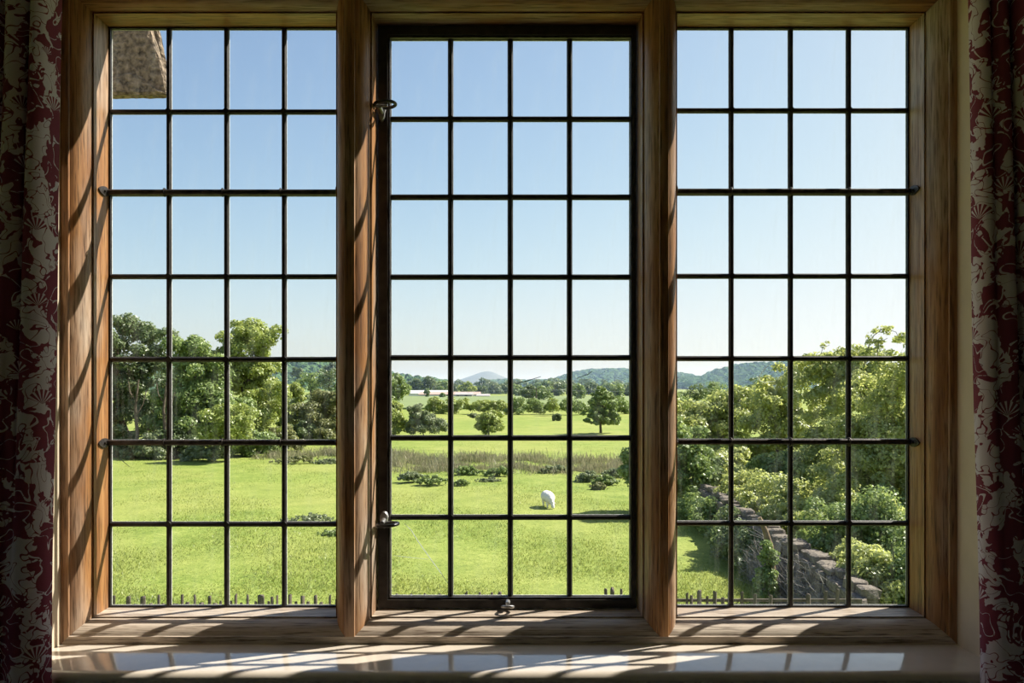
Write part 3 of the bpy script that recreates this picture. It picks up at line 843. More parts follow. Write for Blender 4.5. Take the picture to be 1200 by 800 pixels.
# rushes and shrubs along the ditch between the two fields
def rush_strip(n, seed, path, spread, x0, x1, h):
    v = blades(n, 40, 41, 0, h, 0.016, seed, .5, (0, 1))
    r = np.random.default_rng(seed + 100)
    m = 9 * n
    x = x0 + r.random(m) * (x1 - x0)
    y = np.interp(x, [p[0] for p in path], [p[1] for p in path]) + r.normal(0, spread, m)
    keep = (np.sin(x * 1.7 + y * .9) + np.sin(x * .8 - y * 1.3 + 2) + .9 * np.sin(x * 3.1 + y * 2.2) + r.normal(0, .8, m)) > .25
    x, y = x[keep][:n], y[keep][:n]
    v = v[:len(x)]
    c = v[:, :2, :].mean(axis=1)
    v = v - c[:, None, :]
    v[:, 2:, 2] *= (0.55 + .9 * r.random(len(x)) ** 2)[:, None]
    return v + np.stack([x, y, ghn(x, y)], 1)[:, None, :]
RP = [(-16, 51), (-8, 50), (-5, 46.5), (-2, 47.5), (2, 48), (5, 45), (9, 42)]
o = obj('rushes', quads('rushes', np.concatenate([rush_strip(15000, 21, RP, 1.3, -16, 9, .30), rush_strip(7000, 22, [(-8, 44), (-2, 43)], 1.1, -8, -2.2, .28), rush_strip(6000, 26, [(-5, 41.5), (0, 42.5), (5, 40)], .9, -5, 6, .2), rush_strip(5000, 24, [(4, 44), (9, 40)], 1.5, 4, 9, .28)]), M['rush']))
tag(o, 'strip of dry purplish rushes along the ditch across the meadow', 'rushes', kind='stuff')
for pxc, py, hw, hh, mat, lb in ((483, 556, 14, 8, 'lf_grey', 'grey-green ditch bush below the willow'),
                                 (508, 560, 15, 8, 'lf_mid', 'green ditch bush spilling onto the sheep meadow'),
                                 (545, 549, 17, 8, 'lf_mid', 'green ditch bush below the lone thorn and its hedge'),
                                 (541, 564, 8, 5, 'lf_mid', 'small green tuft bush standing before the ditch'),
                                 (585, 550, 13, 8, 'lf_mid', 'dark rounded ditch bush below the lone thorn'),
                                 (574, 561, 12, 4, 'lf_grey', 'flat grey-green bush on the meadow edge'),
                                 (650, 548, 16, 7, 'lf_grey', 'wide pale bush in the rushes above the sheep'),
                                 (690, 556, 12, 9, 'lf_grey', 'grey-green bush below the oak'),
                                 (710, 560, 12, 9, 'lf_mid', 'green bush below the oak trunk'),
                                 (702, 568, 8, 6, 'lf_olive', 'olive tuft bush standing out on the sheep meadow'),
                                 (720, 552, 14, 8, 'lf_grey', 'pale leafy bush beside the hedge corner'),
                                 (350, 536, 24, 6, 'lf_olive', 'long low olive bush before the thorn tree'),
                                 (385, 539, 16, 4, 'lf_grey', 'low grey bush beside the mullion on the meadow'),
                                 (366, 605, 25, 8, 'lf_grey', 'spreading nettle patch in the near meadow'),
                                 (392, 622, 16, 7, 'lf_mid', 'green nettle patch beside the grey one')):
    D = zfor(py + hh)
    tree_px('ditch_bush', lb, D, pxc, [(pxc, py + hh * .3, hw, hh * .7), (pxc - hw * .7, py + hh * .5, hw * .8, hh * .5), (pxc + hw * .7, py + hh * .5, hw * .7, hh * .45), (pxc + hw * .3, py + hh * .1, hw * .4, hh * .5)], 3600, 0.002 * D, mat, 0.0, 110, 0.26, 'bush', 'bushes along the ditch and in the meadow')

# hawthorn and hedge trees at the right, beyond the stone wall
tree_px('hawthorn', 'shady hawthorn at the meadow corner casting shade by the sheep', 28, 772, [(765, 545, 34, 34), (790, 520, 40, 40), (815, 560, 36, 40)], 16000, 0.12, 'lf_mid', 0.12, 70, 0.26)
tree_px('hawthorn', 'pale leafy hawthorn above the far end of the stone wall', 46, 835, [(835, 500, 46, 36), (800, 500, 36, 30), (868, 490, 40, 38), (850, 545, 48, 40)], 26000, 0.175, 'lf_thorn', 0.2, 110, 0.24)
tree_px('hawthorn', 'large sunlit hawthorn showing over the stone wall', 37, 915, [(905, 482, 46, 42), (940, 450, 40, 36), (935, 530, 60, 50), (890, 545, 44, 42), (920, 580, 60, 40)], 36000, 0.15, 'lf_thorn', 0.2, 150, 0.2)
HT = []
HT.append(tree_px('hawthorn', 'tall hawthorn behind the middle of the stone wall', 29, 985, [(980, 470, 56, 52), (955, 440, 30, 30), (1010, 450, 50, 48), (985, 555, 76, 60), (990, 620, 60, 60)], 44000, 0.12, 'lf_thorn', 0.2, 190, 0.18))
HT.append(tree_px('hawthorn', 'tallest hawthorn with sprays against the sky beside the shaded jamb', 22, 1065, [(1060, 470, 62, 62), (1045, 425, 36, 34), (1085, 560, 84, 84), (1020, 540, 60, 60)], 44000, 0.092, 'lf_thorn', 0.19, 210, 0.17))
# arching sprays at the top of the hawthorns
def spray(root, px_pts, D, seed):
    bs = wp(*px_pts[0], D)
    P = [wp(x, y, D) - bs for x, y in px_pts]
    st = MB().tube(P, [0.014 * (1 - .7 * k / len(P)) for k in range(len(P))], 6).build('spray', M['bark'], root, bs, smooth=60, local=True)
    bl = []
    r = random.Random(seed)
    for a, c in zip(P[:-1], P[1:]):
        for t in (0.1, .6):
            q = a.lerp(c, t) + Vector((r.uniform(-.05, .05), r.uniform(-.1, .1), r.uniform(-.05, .05)))
            bl.append((tuple(q), (.17, .17, .14)))
    v, _ = leaf_quads(bl, len(bl) * 3, len(bl) * 34, 0.082, seed, 0.5)
    f = obj('spray_foliage', quads('spray_foliage', v, M['lf_thorn']), st, bs); f['kind'] = 'stuff'
spray(HT[1], [(1012, 432), (1016, 410), (1024, 393), (1036, 384), (1050, 389), (1056, 402), (1062, 398)], 21.5, 71)
spray(HT[1], [(1030, 430), (1028, 414), (1030, 402), (1040, 396)], 21.5, 72)
spray(HT[0], [(962, 430), (961, 418), (964, 408), (972, 404)], 28.5, 73)
spray(HT[0], [(992, 425), (988, 412), (982, 410)], 28.5, 74)
spray(HT[1], [(1075, 425), (1066, 408), (1062, 398), (1056, 392)], 21, 75)

# ---------------------------------------------------------------- ruined stone wall
wa, wb_ = Vector((6.75, 27.0, 0)), Vector((6.05, 13.2, 0))
wdir = (wb_ - wa).normalized(); wnor = Vector((-wdir.y, wdir.x, 0))
if wnor.x > 0: wnor = -wnor
wlen = (wb_ - wa).length
wbase = Vector((6.4, 19.6, GZ0))
wall = empty('stone_wall', wbase, 'ruined dry stone wall running towards the house among the hawthorns', 'stone wall')
def wpt(s, off, z): return wa + wdir * s + wnor * off + Vector((0, 0, z))
b = MB()
cs = [wpt(0.12, .17, 0), wpt(wlen, .17, 0), wpt(wlen, -.17, 0), wpt(0.12, -.17, 0)]
b.add([(c.x, c.y, GZ0 - .2) for c in cs] + [(c.x, c.y, GZ0 + 1.02) for c in cs], [(3,2,1,0),(4,5,6,7),(0,1,5,4),(1,2,6,5),(2,3,7,6),(3,0,4,7)])
b.build('core', M['stone'], wall)
r = random.Random(11)
stone_me = []
for k in range(8):
    bm = bmesh.new(); bmesh.ops.create_cube(bm, size=1)
    bmesh.ops.bevel(bm, geom=bm.edges[:], offset=.16, segments=1, affect='EDGES')
    for v in bm.verts: v.co += Vector((r.uniform(-.07, .07), r.uniform(-.07, .07), r.uniform(-.07, .07)))
    me = bpy.data.meshes.new('stone'); bm.to_mesh(me); bm.free(); me.materials.append(M['stone']); stone_me.append(me)
ang = math.atan2(wdir.y, wdir.x)
def stone(nm, s, off, z, lx, ly, lz, tilt=0):
    p = wpt(s, off, GZ0 + z)
    o = obj(nm, stone_me[r.randrange(8)], wall, p)
    o.scale = (lx, ly, lz); o.rotation_euler = (r.uniform(-.06, .06), tilt + r.uniform(-.05, .05), ang + r.uniform(-.05, .05))
for row in range(5):
    s = r.uniform(0, .3)
    while s < wlen:
        lx = r.uniform(.28, .55)
        stone('stone', s + lx / 2, .19 + r.uniform(-.02, .025), .1 + row * .2, lx * .97, .2, .195)
        s += lx
s = 0
while s < wlen:
    lx = r.uniform(.30, .50)
    stone('coping_stone', s + lx / 2, .02 + r.uniform(-.06, .06), 1.06 + r.uniform(-.07, .06), lx * .92, r.uniform(.28, .42), r.uniform(.14, .24), r.uniform(-.12, .12))
    s += lx
for row in range(5):
    stone('stone', 0.02, 0, .1 + row * .2, .3, .44, .195)

# growth on and before the wall
def free(name, label, cat, base, blobs, nleaf, size, mat, nclus, crad=.28, trunk=0.03):
    return plant(name, label, cat, Vector(base), blobs, nleaf, size, mat, nclus, trunk, crad)
free('ivy_bush', 'dark ivy climbing the end of the stone wall', 'ivy', (6.2, 24.2, GZ0), [((0, 0, .45), (.5, 1.8, .5)), ((.1, 2.2, .5), (.45, 1.2, .55))], 7000, .085, 'lf_mid', 50, .4)
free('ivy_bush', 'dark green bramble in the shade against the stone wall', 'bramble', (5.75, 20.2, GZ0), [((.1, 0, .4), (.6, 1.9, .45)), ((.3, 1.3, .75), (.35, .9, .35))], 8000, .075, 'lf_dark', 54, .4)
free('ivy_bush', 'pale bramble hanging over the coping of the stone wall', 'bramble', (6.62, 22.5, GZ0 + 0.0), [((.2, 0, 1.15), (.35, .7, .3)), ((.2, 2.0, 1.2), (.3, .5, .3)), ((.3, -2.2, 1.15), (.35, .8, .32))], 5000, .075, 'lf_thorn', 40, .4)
free('leafy_shrub', 'leafy elder shrub crowding the near end of the stone wall', 'shrub', (7.15, 13.6, GZ0), [((.1, 0, 1.1), (.75, .9, .9)), ((.7, -.6, 1.5), (.8, .9, 1.0)), ((0, .6, .55), (.6, .8, .55))], 22000, .068, 'lf_mid', 110, .26, .04)
free('leafy_shrub', 'dark leafy shrub behind the near end of the stone wall', 'shrub', (7.5, 16.4, GZ0), [((0, 0, 1.2), (.9, 1.1, 1.0)), ((-.35, 1.1, 1.2), (.6, .9, .8))], 16000, .075, 'lf_mid', 90, .28, .04)
free('leafy_shrub', 'upright young shrub standing at the end of the stone wall', 'shrub', (6.35, 27.4, GZ0), [((0, 0, .7), (.3, .3, .6))], 1500, .09, 'lf_lime', 16, .45, .02)

free('leafy_shrub', 'mid green shrub filling the gap behind the middle of the stone wall', 'shrub', (7.7, 20.0, GZ0), [((0, 0, .9), (.8, 1.6, .9)), ((-.2, 1.6, 1.0), (.7, 1.4, .9)), ((.9, 0, 1.1), (.9, 1.6, 1.0))], 20000, .085, 'lf_thorn', 100, .26, .04)
free('leafy_shrub', 'pale leafy shrub behind the far end of the stone wall', 'shrub', (8.1, 24.5, GZ0), [((0, 0, .9), (.9, 1.8, .9)), ((-.3, 1.8, .9), (.8, 1.4, .9))], 13000, .095, 'lf_thorn', 80, .28, .04)
free('leafy_shrub', 'bramble thicket tumbling over the near end of the stone wall', 'shrub', (6.3, 14.2, GZ0), [((.25, 0, 1.1), (.5, .9, .45)), ((.45, 1.0, 1.15), (.4, .8, .35)), ((.3, -.7, .7), (.45, .6, .6))], 12000, .062, 'lf_thorn', 80, .3, .0)
for bx_, by_, hs, mt, lb in ((8.6, 16.5, 1.0, 'lf_thorn', 'sunlit bramble mound behind the near part of the stone wall'), (9.4, 19.5, 1.1, 'lf_mid', 'mid green thicket mound behind the shrub at the wall'),
                          (9.8, 23.5, 1.2, 'lf_thorn', 'sunlit thicket mound below the tall hawthorn'), (9.6, 28.5, 1.2, 'lf_mid', 'green thicket mound past the far end of the stone wall'), (8.6, 31.5, 1.1, 'lf_thorn', 'pale thicket mound between the corner hawthorn and the pale hawthorn')):
    free('thicket', lb, 'thicket', (bx_, by_, GZ0), [((0, 0, .75 * hs), (1.1, 1.7, .8 * hs)), ((.7, .8, .9 * hs), (1.0, 1.4, .8 * hs)), ((-.3, -1.0, .6 * hs), (.9, 1.1, .65 * hs))], 13000, .0042 * by_ + .015, mt, 90, .24, 0)
bs = gp(903, 16.2)
tr = empty('leaning_trunk', bs, 'pale brown leaning trunk before the stone wall', 'tree trunk')
P = [wp(x, y, 16.2) - bs for x, y in ((912, 725), (908, 690), (904, 662), (902, 640), (897, 622), (890, 606))]
MB().tube(P, [.12, .095, .08, .085, .06, .04], 9).build('trunk', M['bark2'], tr, bs, smooth=60, local=True)
free('ivy_bush', 'ragged ivy growing up the pale leaning trunk', 'ivy', (bs.x - .12, bs.y - .15, GZ0), [((0, 0, .5), (.22, .25, .45)), ((.02, 0, 1.05), (.16, .18, .3))], 2600, .06, 'lf_mid', 40, .4, 0)

# grey dead brushwood heaped against the wall
r2 = np.random.default_rng(8)
n = 3600
P = np.stack([5.72 + r2.normal(0, .13, n), r2.uniform(14.2, 18.4, n), GZ0 + np.abs(r2.normal(0, .38, n))], 1)
d = sph(r2, n) * (0.12 + .3 * r2.random(n))[:, None]; d[:, 0] *= .6; d[:, 1] *= 1.6
s = np.cross(d, sph(r2, n)); s /= np.linalg.norm(s, axis=1)[:, None]; s *= .0045
v = np.stack([P - d - s, P - d + s, P + d + s * .4, P + d - s * .4], 1)
M['twig'] = simple('grey_dead_twigs', (0.26, 0.24, 0.22), 0.9, 0, 0.1, 4, .3)
o = obj('brushwood', quads('brushwood', v, M['twig']))
tag(o, 'heap of grey dead twigs against the stone wall', 'brushwood', kind='stuff')

# ---------------------------------------------------------------- paling fence
fb = Vector((-1.0, 12.0, GZ0))
fence = empty('paling_fence', fb, 'low fence of rough uneven wooden stakes along the near meadow edge', 'fence')
stake_me = []
for k in range(5):
    b = MB(); q = random.Random(60 + k)
    n = 7
    ring = [(math.cos(2 * math.pi * t / n) * q.uniform(.75, 1.1), math.sin(2 * math.pi * t / n) * q.uniform(.6, 1.0)) for t in range(n)]
    sl = q.uniform(-.05, .05)
    b.add([(x, y, 0) for x, y in ring] + [(x * 1.0, y * 1.0, .985 + x * sl * .3) for x, y in ring] + [(x * .9, y * .9, 1 + x * sl * .3) for x, y in ring],
          [[t, (t + 1) % n, n + (t + 1) % n, n + t] for t in range(n)] + [[n + t, n + (t + 1) % n, 2 * n + (t + 1) % n, 2 * n + t] for t in range(n)] + [list(range(2 * n, 3 * n))])
    stake_me.append(mkmesh('stake', b.v, b.f, M['stake'], 50))
q = random.Random(5)
x = 118.0
def stake(px, top, wpx, tilt=None):
    D = 12.0 + q.uniform(-.05, .05)
    p = wp(px, top, D)
    z0 = gh(p.x, D) - .15
    o = obj('stake', stake_me[q.randrange(5)], fence, (p.x, D, z0))
    wpx *= 1.3
    o.scale = (wpx / 2 * D / F, wpx / 2 * D / F * .8, p.z - z0)
    o.rotation_euler = (0, q.uniform(-.02, .02) if tilt is None else tilt, q.uniform(0, 6))
for px, top, wpx in ((133, 697.5, 3.2), (149, 698.5, 4.6), (158, 708, 4), (168, 698.5, 5), (177, 707, 3.6), (185.5, 697.5, 3.4), (191.5, 707, 3.4),
                     (207, 706.5, 6), (214, 696.5, 3.6), (220.5, 705.5, 5), (228, 697.5, 3.2), (236, 706.5, 7), (243.5, 698.5, 3.4), (246.5, 699.5, 2.6), (252, 706.5, 5),
                     (259, 705, 3.6), (271, 704, 3.4), (276, 697, 3.0), (283, 706, 3.2), (290, 697.5, 3.4), (299, 705, 3.4), (307, 697.5, 8), (315, 704.5, 3.8), (321, 699, 3), (324.5, 697.5, 3),
                     (338, 697, 4), (347, 704.5, 3.4), (355, 698, 5), (362, 705, 4.4), (370, 698, 4.4), (378, 705, 3.4), (386, 697.5, 3), (394, 703, 3.6),
                     (467, 696, 3.6), (482, 695.5, 3), (498, 695.5, 3.4), (516, 695.5, 3.2), (546, 693.5, 3), (562, 694, 3), (576.5, 694, 3), (586, 694, 5.4),
                     (711, 690, 4), (717.5, 690, 6), (728, 690, 3.8), (752, 691, 4), (771, 692, 4),
                     (803, 694, 2.8), (810, 698, 4), (820, 692, 5.4), (829, 699, 3.6), (837, 692.5, 4.4), (846, 700, 3.4), (854, 694, 3), (869, 693.5, 3.4), (886, 696, 3.6), (903, 697, 4), (925, 697, 4), (948, 696, 5), (966, 692, 4), (982, 690, 4)):
    stake(px, top, wpx)
a, c = wp(790, 702.5, 12.09), wp(1010, 704.5, 12.09)
MB().box(a.x, c.x, 12.08, 12.11, a.z - .03, a.z + .012).build('rail', M['stake'], fence)
a, c = wp(100, 716, 12.09), wp(790, 712, 12.09)
MB().box(a.x, c.x, 12.08, 12.11, a.z - .03, a.z + .012).build('rail', M['stake'], fence)

# ---------------------------------------------------------------- stone gable end outside, upper left
D = 3.0
gb = wp(110, 110, D)
gab = empty('gable_kneeler', gb, 'mossy stone gable kneeler jutting in at the top corner of the window', 'stone gable')
def rough_prism(name, pts, D0, D1, mat, amp, seed, cuts=5):
    bm = bmesh.new()
    A = [wp(x, y, D0) for x, y in pts]
    vs = [bm.verts.new(p) for p in A]; f = bm.faces.new(vs)
    ex = bmesh.ops.extrude_face_region(bm, geom=[f])
    for e in ex['geom']:
        if isinstance(e, bmesh.types.BMVert): e.co.y += D1 - D0
    bmesh.ops.recalc_face_normals(bm, faces=bm.faces[:])
    bmesh.ops.bevel(bm, geom=bm.edges[:], offset=.008, segments=1, affect='EDGES')
    bmesh.ops.triangulate(bm, faces=bm.faces[:])
    for _ in range(cuts):
        long = [e for e in bm.edges if e.calc_length() > .03]
        if not long: break
        bmesh.ops.subdivide_edges(bm, edges=long, cuts=1)
        bmesh.ops.triangulate(bm, faces=bm.faces[:])
    q = random.Random(seed)
    for v in bm.verts: v.co += Vector((q.uniform(-amp, amp), q.uniform(-amp, amp), q.uniform(-amp, amp)))
    me = bpy.data.meshes.new(name); bm.to_mesh(me); bm.free(); me.materials.append(mat); me.shade_smooth()
    me.set_sharp_from_angle(angle=math.radians(40))
    return obj(name, me, gab)
rough_prism('kneeler_stone', [(60, 110.5), (196.5, 110.5), (193.5, 92), (170, 20), (164, -20), (60, -20)], 3.0, 3.05, M['gable'], .0024, 1)
rough_prism('coping_stone', [(60, 107), (196, 107), (196.5, 86), (190, 58), (183.5, 26), (173, -20), (60, -20)], 3.055, 3.08, M['gable'], .002, 2)
rough_prism('corbel_stone', [(60, 110.3), (60, 96), (131, 92), (150, 82), (170, 96), (196, 109.5)], 2.99, 3.004, M['gable'], .0024, 3)

# ---------------------------------------------------------------- sheep
sp = gp(642.5, zfor(594))
sheep = empty('sheep', sp, 'white woolly sheep grazing with its head down on the meadow', 'sheep')
bm = bmesh.new()
def ball(c, rr):
    g = bmesh.ops.create_icosphere(bm, subdivisions=3, radius=1)
    for v in g['verts']: v.co = Vector((v.co.x * rr[0], v.co.y * rr[1], v.co.z * rr[2])) + Vector(c)
ball((-.30, 0, .45), (.27, .25, .25)); ball((-.05, 0, .45), (.32, .27, .26)); ball((.22, 0, .43), (.26, .23, .24))
ball((.42, 0, .36), (.17, .14, .16)); ball((.54, .01, .25), (.12, .10, .13)); ball((.63, .02, .14), (.10, .075, .085)); ball((.68, .02, .08), (.075, .06, .06))
ball((-.56, 0, .42), (.05, .05, .12))
for x, y in ((-.36, .12), (-.36, -.12), (.25, .11), (.25, -.11)):
    for k in range(8):
        ball((x + .02 * math.sin(k), y, .02 + k * .045), (.042 + .004 * k, .042 + .004 * k, .05))
me = bpy.data.meshes.new('body'); bm.to_mesh(me); bm.free()
M['wool'] = simple('cream_white_wool', (0.80, 0.76, 0.70), 0.95, 0, 0.1, 22, .08, .8, .03)
M['face'] = simple('pale_sheep_face', (0.55, 0.47, 0.42), 0.8, 0, 0.2, 20, .15)
me.materials.append(M['wool'])
bo = obj('body', me, sheep, sp)
rm = bo.modifiers.new('remesh', 'REMESH'); rm.mode = 'VOXEL'; rm.voxel_size = .022; rm.use_smooth_shade = True
smd = bo.modifiers.new('smooth', 'SMOOTH'); smd.iterations = 5
for sy in (-1, 1):
    b = MB(); b.tube([(.56, .01 + sy * .06, .25), (.55, .01 + sy * .12, .235), (.55, .01 + sy * .17, .205)], [.018, .03, .008], 8)
    b.build('ear', M['face'], sheep, sp, smooth=60, local=True)
sheep.rotation_euler = (0, 0, math.radians(-76))
sheep.scale = (.84, .84, .84)

# ---------------------------------------------------------------- far country
M['crop'] = simple('smooth_crop_green', (0.18, 0.225, 0.10), 0.9, 0, 0.1, 0.08, .12, .1, .1)
M['barnwhite'] = simple('white_barn_roof_sheet', (0.75, 0.74, 0.72), 0.7, 0, 0.3, .6, .08)
M['barnpink'] = simple('pinkish_brick_barn_wall', (0.42, 0.30, 0.26), 0.9, 0, 0.2, .8, .12)
M['barngrey'] = simple('grey_barn_sheet', (0.34, 0.32, 0.32), 0.8, 0, 0.3, .7, .12)
M['barndark'] = simple('dark_barn_doorway', (0.05, 0.05, 0.055), 0.9, 0, 0.2, .7, .2)
M['wood_far'] = leafy('far_woodland_green', (0.05, 0.11, 0.05), (0.095, 0.17, 0.07), (0.16, 0.24, 0.10), 0.15, 0.0)
M['hillgrass'] = simple('far_hill_pasture', (0.17, 0.25, 0.09), 0.95, 0, 0.1, .012, .25, .1, .5)
M['moor'] = simple('far_mountain_moorland', (0.10, 0.11, 0.10), 0.95, 0, 0.1, .004, .25, .3, 4)

V, Fc = grid([-95.0, -40.0, 0.0, 55.0], [150.0, 220.0, 330.0], lambda x, y: GZ0 + .35)
V0 = [(x, y, GZ0 - .3) for x, y, z in V]
n = len(V)
V2 = V + V0; F2 = Fc + [tuple(n + i for i in f[::-1]) for f in Fc]
rimv = [0, 1, 2, 3, 7, 11, 10, 9, 8, 4]
F2 += [(rimv[k], n + rimv[k], n + rimv[(k + 1) % 10], rimv[(k + 1) % 10]) for k in range(10)]
o = obj('crop_field', mkmesh('crop_field', V2, F2, M['crop']))
tag(o, 'smooth dark green crop field below the farm sheds', 'field', kind='structure')

def barn(pxa, pxb, ytop, yeave, ybase, D, wallm, roofm, label, doors):
    a = wp(pxa, ybase, D); c = wp(pxb, ybase, D)
    base = Vector(((a.x + c.x) / 2, D, GZ0))
    ze = EYE + (452 - yeave) * D / F; zt = EYE + (452 - ytop) * D / F
    root = empty('farm_shed', base, label, 'barn', 'farm sheds beyond the crop field')
    dep = 9.0
    MB().box(a.x, c.x, D, D + dep, GZ0 - .1, ze).build('wall', M[wallm], root, base)
    b = MB()
    b.prism([(-.3, ze - .05), (dep / 2, zt), (dep + .3, ze - .05), (dep + .3, ze - .2), (-.3, ze - .2)], lambda p: (a.x - .3, D + p[0], p[1]), lambda p: (c.x + .3, D + p[0], p[1]))
    b.build('roof', M[roofm], root, base)
    for u0, u1, hgt in doors:
        x0 = a.x + (c.x - a.x) * u0; x1 = a.x + (c.x - a.x) * u1
        MB().box(x0, x1, D - .06, D + .05, GZ0, GZ0 + (ze - GZ0) * hgt).build('doorway', M['barndark'], root, base)
barn(479, 529, 457.2, 460.4, 464.2, 345, 'barnwhite', 'barnwhite', 'long white-roofed farm shed below the dark trees', [(.78, .98, .7)])
barn(491, 562, 459.0, 461.8, 465.2, 326, 'barnwhite', 'barnpink', 'long low farm shed with a pinkish roof and white wall', [(.45, .5, .7), (.8, .83, .6)])
barn(534, 553, 459.6, 462.0, 466.4, 313, 'barngrey', 'barngrey', 'short grey farm shed with an open doorway', [(.55, .72, .8), (.1, .2, .7)])
barn(559, 573, 461.4, 463.4, 465.8, 313, 'barndark', 'barngrey', 'small dark shed at the end of the farm', [(.3, .5, .8)])

# scattered trees of the middle distance
fr = random.Random(77)
far = [(486, 452, 9, 8, 372, 'lf_dark', 'dark round tree behind the white farm shed'), (501, 450, 10, 9, 375, 'lf_dark', 'dark blue-green tree rising over the farm roofs'),
       (517, 453, 12, 7, 380, 'lf_mid', 'spreading tree behind the pinkish shed roof'), (530, 455, 10, 6, 390, 'lf_dark', 'low dark tree behind the pinkish shed'),
       (500.5, 459, 3.2, 3.6, 300, 'lf_mid', 'small round tree before the white farm shed'), (518.5, 463, 3, 3, 290, 'lf_mid', 'little bushy tree before the pinkish shed'),
       (547, 454, 10, 7.5, 365, 'lf_lime', 'bright dome-shaped tree behind the grey shed'), (562, 458, 8, 6, 400, 'lf_dark', 'dark tree at the farm end'),
       (580, 456, 10, 7, 430, 'lf_dark', 'dark far tree below the mountain'), (593, 455, 10, 8, 440, 'lf_dark', 'dark far tree behind the glazing bar'),
       (606, 458, 9, 7, 330, 'lf_mid', 'far tree near the utility pole'), (620, 459, 9, 9, 240, 'lf_dark', 'dark broad tree behind the utility pole'),
       (637, 460, 12, 9, 235, 'lf_mid', 'rounded pale tree beside the utility pole'), (652, 457, 11, 9, 330, 'lf_dark', 'dark far tree next to the lone oak crown'),
       (640, 452, 14, 6, 500, 'lf_mid', 'broad far tree behind the utility pole trees'), (664, 453, 12, 7, 420, 'lf_dark', 'far tree between the bars by the oak'),
       (676, 459, 10, 8, 260, 'lf_mid', 'green tree touching the oak crown'), (690, 455, 12, 8, 400, 'lf_dark', 'dark tree behind the oak crown'),
       (722, 458, 10, 8, 270, 'lf_mid', 'green far tree past the oak'), (735, 457, 11, 9, 330, 'lf_dark', 'dark far tree past the oak by the mullion'), (718, 453, 14, 6, 470, 'lf_mid', 'pale far tree above the oak hedge'),
       (348, 437, 7, 6, 420, 'lf_dark', 'dark round tree on the slope beyond the copse'), (364, 447, 16, 10, 230, 'lf_mid', 'rounded green tree beyond the olive thorn'),
       (386, 445, 16, 11, 225, 'lf_dark', 'dark green tree beyond the olive thorn by the mullion'), (388, 433, 9, 8, 430, 'lf_dark', 'dark blue-green tree on the slope by the mullion'),
       (404, 450, 14, 12, 230, 'lf_mid', 'green far tree half behind the mullion'),
       (812, 462, 16, 12, 110, 'lf_dark', 'dark rounded tree beyond the pale hawthorn'), (836, 459, 15, 11, 118, 'lf_mid', 'mid green rounded tree beyond the pale hawthorn'),
       (800, 470, 14, 10, 95, 'lf_mid', 'pale tree beside the mullion beyond the hawthorn'), (858, 462, 14, 12, 105, 'lf_mid', 'green tree behind the large sunlit hawthorn'), (886, 455, 16, 12, 125, 'lf_dark', 'dark tree behind the glazing bar over the hawthorn')]
for px, py, hw, hh, D, mat, lb in far:
    bs = gp(px, D)
    c = wp(px, py, D) - bs
    rx, rz = px2(D, hw), px2(D, hh)
    bl = [((c.x, c.y, c.z), (rx, rx * .8, rz)), ((c.x - rx * .4, c.y, c.z - rz * .35), (rx * .7, rx * .6, rz * .7)), ((c.x + rx * .45, c.y, c.z - rz * .3), (rx * .65, rx * .6, rz * .75))]
    if c.z - rz > .5: bl.append(((c.x, c.y, (c.z - rz) * .7), (rx * .6, rx * .5, (c.z - rz) * .7)))
    plant('field_tree', lb, 'tree', bs, bl, 1500, 0.0021 * D, mat, 40, rx * .08, .34, 'trees of the middle distance', 4)

# hills: real relief, wooded with many small crowns
def hill(name, label, outline, D, depth, mat, woods=None, seed=1, cut=None):
    """outline: (px, py) skyline at distance D; falls away before and behind."""
    ox = [p[0] for p in outline]; oy = [p[1] for p in outline]
    r = np.random.default_rng(seed)
    n = 90
    pxs = np.linspace(ox[0], ox[-1], n); sk = np.interp(pxs, ox, oy)
    sk = np.convolve(np.pad(sk, 3, 'edge'), np.ones(7) / 7, 'valid')
    rows = np.linspace(-1, 1, 17)
    V = []
    hz = np.maximum(0, (452 - sk) * D / F + 4.5)
    for u in rows:
        prof = math.cos(u * math.pi / 2) ** 1.2 if abs(u) < 1 else 0
        for k in range(n):
            y = D + u * depth
            x = (pxs[k] - 597) * D / F
            V.append((x, y, GZ0 - .5 + hz[k] * prof * (1 + .03 * math.sin(x * 9 / D * 20 + u * 3))))
    Fc = [(j * n + i, j * n + i + 1, (j + 1) * n + i + 1, (j + 1) * n + i) for j in range(16) for i in range(n - 1)]
    o = obj(name, mkmesh(name, V, Fc, mat, 0))
    tag(o, label, 'hill', kind='structure')
    if woods:
        nw, size, lb = woods
        u = r.uniform(-.95, .12, nw); k = r.random(nw) * (n - 1)
        xx = (np.interp(k, np.arange(n), pxs) - 597) * D / F
        hh = np.interp(k, np.arange(n), hz) * np.cos(u * np.pi / 2) ** 1.2
        keep = np.interp(k, np.arange(n), hz) > 6
        P = np.stack([xx, D + u * depth, GZ0 - .5 + hh], 1)[keep]
        ll = []
        base = np.array([(1, 0, 0), (-1, 0, 0), (0, 1, 0), (0, -1, 0), (0, 0, 1)])
        nl = 26
        for p in P:
            s = size * r.uniform(.6, 1.2)
            d = sph(r, nl); d[:, 2] = np.abs(d[:, 2])
            c = p + d * s * np.array([1, 1, 1.1])
            t = np.cross(d, sph(r, nl)); t /= np.linalg.norm(t, axis=1)[:, None]; bb = np.cross(d, t)
            q = s * .42
            ll.append(np.stack([c + t * q, c + bb * q, c - t * q, c - bb * q], 1))
        o = obj('woodland', quads('woodland', np.concatenate(ll), M['wood_far']))
        tag(o, lb, 'woodland', kind='stuff')
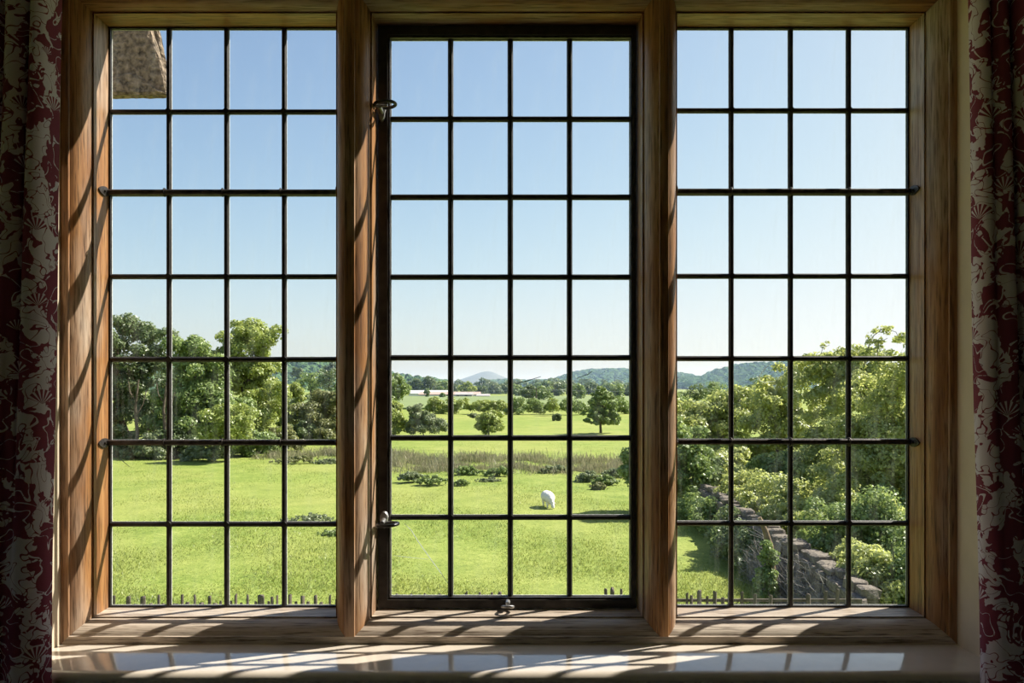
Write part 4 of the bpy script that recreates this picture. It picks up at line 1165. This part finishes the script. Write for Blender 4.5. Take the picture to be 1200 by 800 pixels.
hill('mountain', 'bare cone-topped blue mountain on the horizon', [(470, 452), (520, 449.5), (545, 444), (555, 439), (562, 436), (568, 434.5), (577, 435.5), (588, 440), (600, 444.5), (615, 446.5), (625, 450), (640, 449), (655, 447.8), (670, 449), (690, 452)], 3600, 800, M['moor'], None, 1)
hill('wooded_hill', 'long wooded hill beyond the lone oak', [(560, 452), (590, 449), (612, 450), (640, 450), (655, 447), (670, 441), (690, 437.5), (705, 437), (730, 436.5), (760, 436.5), (790, 441), (800, 446)], 1700, 380, M['hillgrass'], (1500, 8.5, 'dense blue-green trees covering the hill beyond the oak'), 2)
hill('pasture_hill', 'wooded ridge above pasture beyond the hawthorns', [(770, 449), (795, 446), (826, 445), (836, 439), (850, 434), (870, 430.5), (890, 429), (920, 428), (960, 430), (1040, 432)], 1300, 300, M['hillgrass'], (1300, 6.5, 'blue-green trees along the ridge beyond the hawthorns'), 3)
hill('valley_hill', 'wooded green slope beyond the copse', [(200, 436), (300, 430), (340, 427), (370, 424), (400, 426), (430, 432), (460, 442), (500, 448), (540, 452)], 800, 200, M['hillgrass'], (700, 5.0, 'hazy green woods on the slope beyond the copse'), 4)
hedge('tree_line', 'dark line of trees at the foot of the far wooded hill', 560, 770, 620, 640, 9.0, 40, 9000, 1.3, 'lf_dark', 31)
hedge('tree_line', 'dark line of trees behind the farm sheds', 420, 570, 560, 600, 8.5, 30, 7000, 1.2, 'lf_dark', 32)

# utility pole and line
D = 205
pb = gp(628.5, D)
pole = empty('utility_pole', pb, 'thin pale utility pole among the hedge trees', 'utility pole')
tp = wp(628.5, 454.5, D)
MB().tube([(pb.x, D, GZ0 - .2), (pb.x, D, tp.z)], [.16, .12], 8).build('post', M['stake'], pole, pb, smooth=60)
MB().box(pb.x - .7, pb.x + .7, D - .06, D + .06, tp.z - .35, tp.z - .2).build('crossarm', M['stake'], pole, pb)
M['wire'] = simple('pale_wire', (0.5, 0.5, 0.5), .5, .3)
zz = tp.z - .3
pts = [(pb.x + t, D - .0, zz - 1.25 + .0009 * t * t * .6 if abs(t) < 0 else zz - .0 - .55 * math.sin(math.pi * ((t % 40) / 40))) for t in range(-40, 41, 4)]
o = MB().tube(pts, .028, 5).build('power_line', M['wire'], None, pb)
tag(o, 'pale overhead wire strung from the utility pole', 'wire')

# ---------------------------------------------------------------- thin summer haze over the far country
m = N('summer_haze')
vs = m.n('VolumeScatter'); vs.inputs['Color'].default_value = (0.40, 0.58, 0.84, 1)
vs.inputs['Density'].default_value = 0.00030; vs.inputs['Anisotropy'].default_value = 0.2
m.t.links.new(vs.outputs[0], m.out.inputs['Volume'])
o = MB().box(-7000, 7000, 170, 8800, GZ0 - 20, 95).build('haze', m.m)
tag(o, 'thin pale summer haze lying over the far hills', 'haze', kind='stuff')
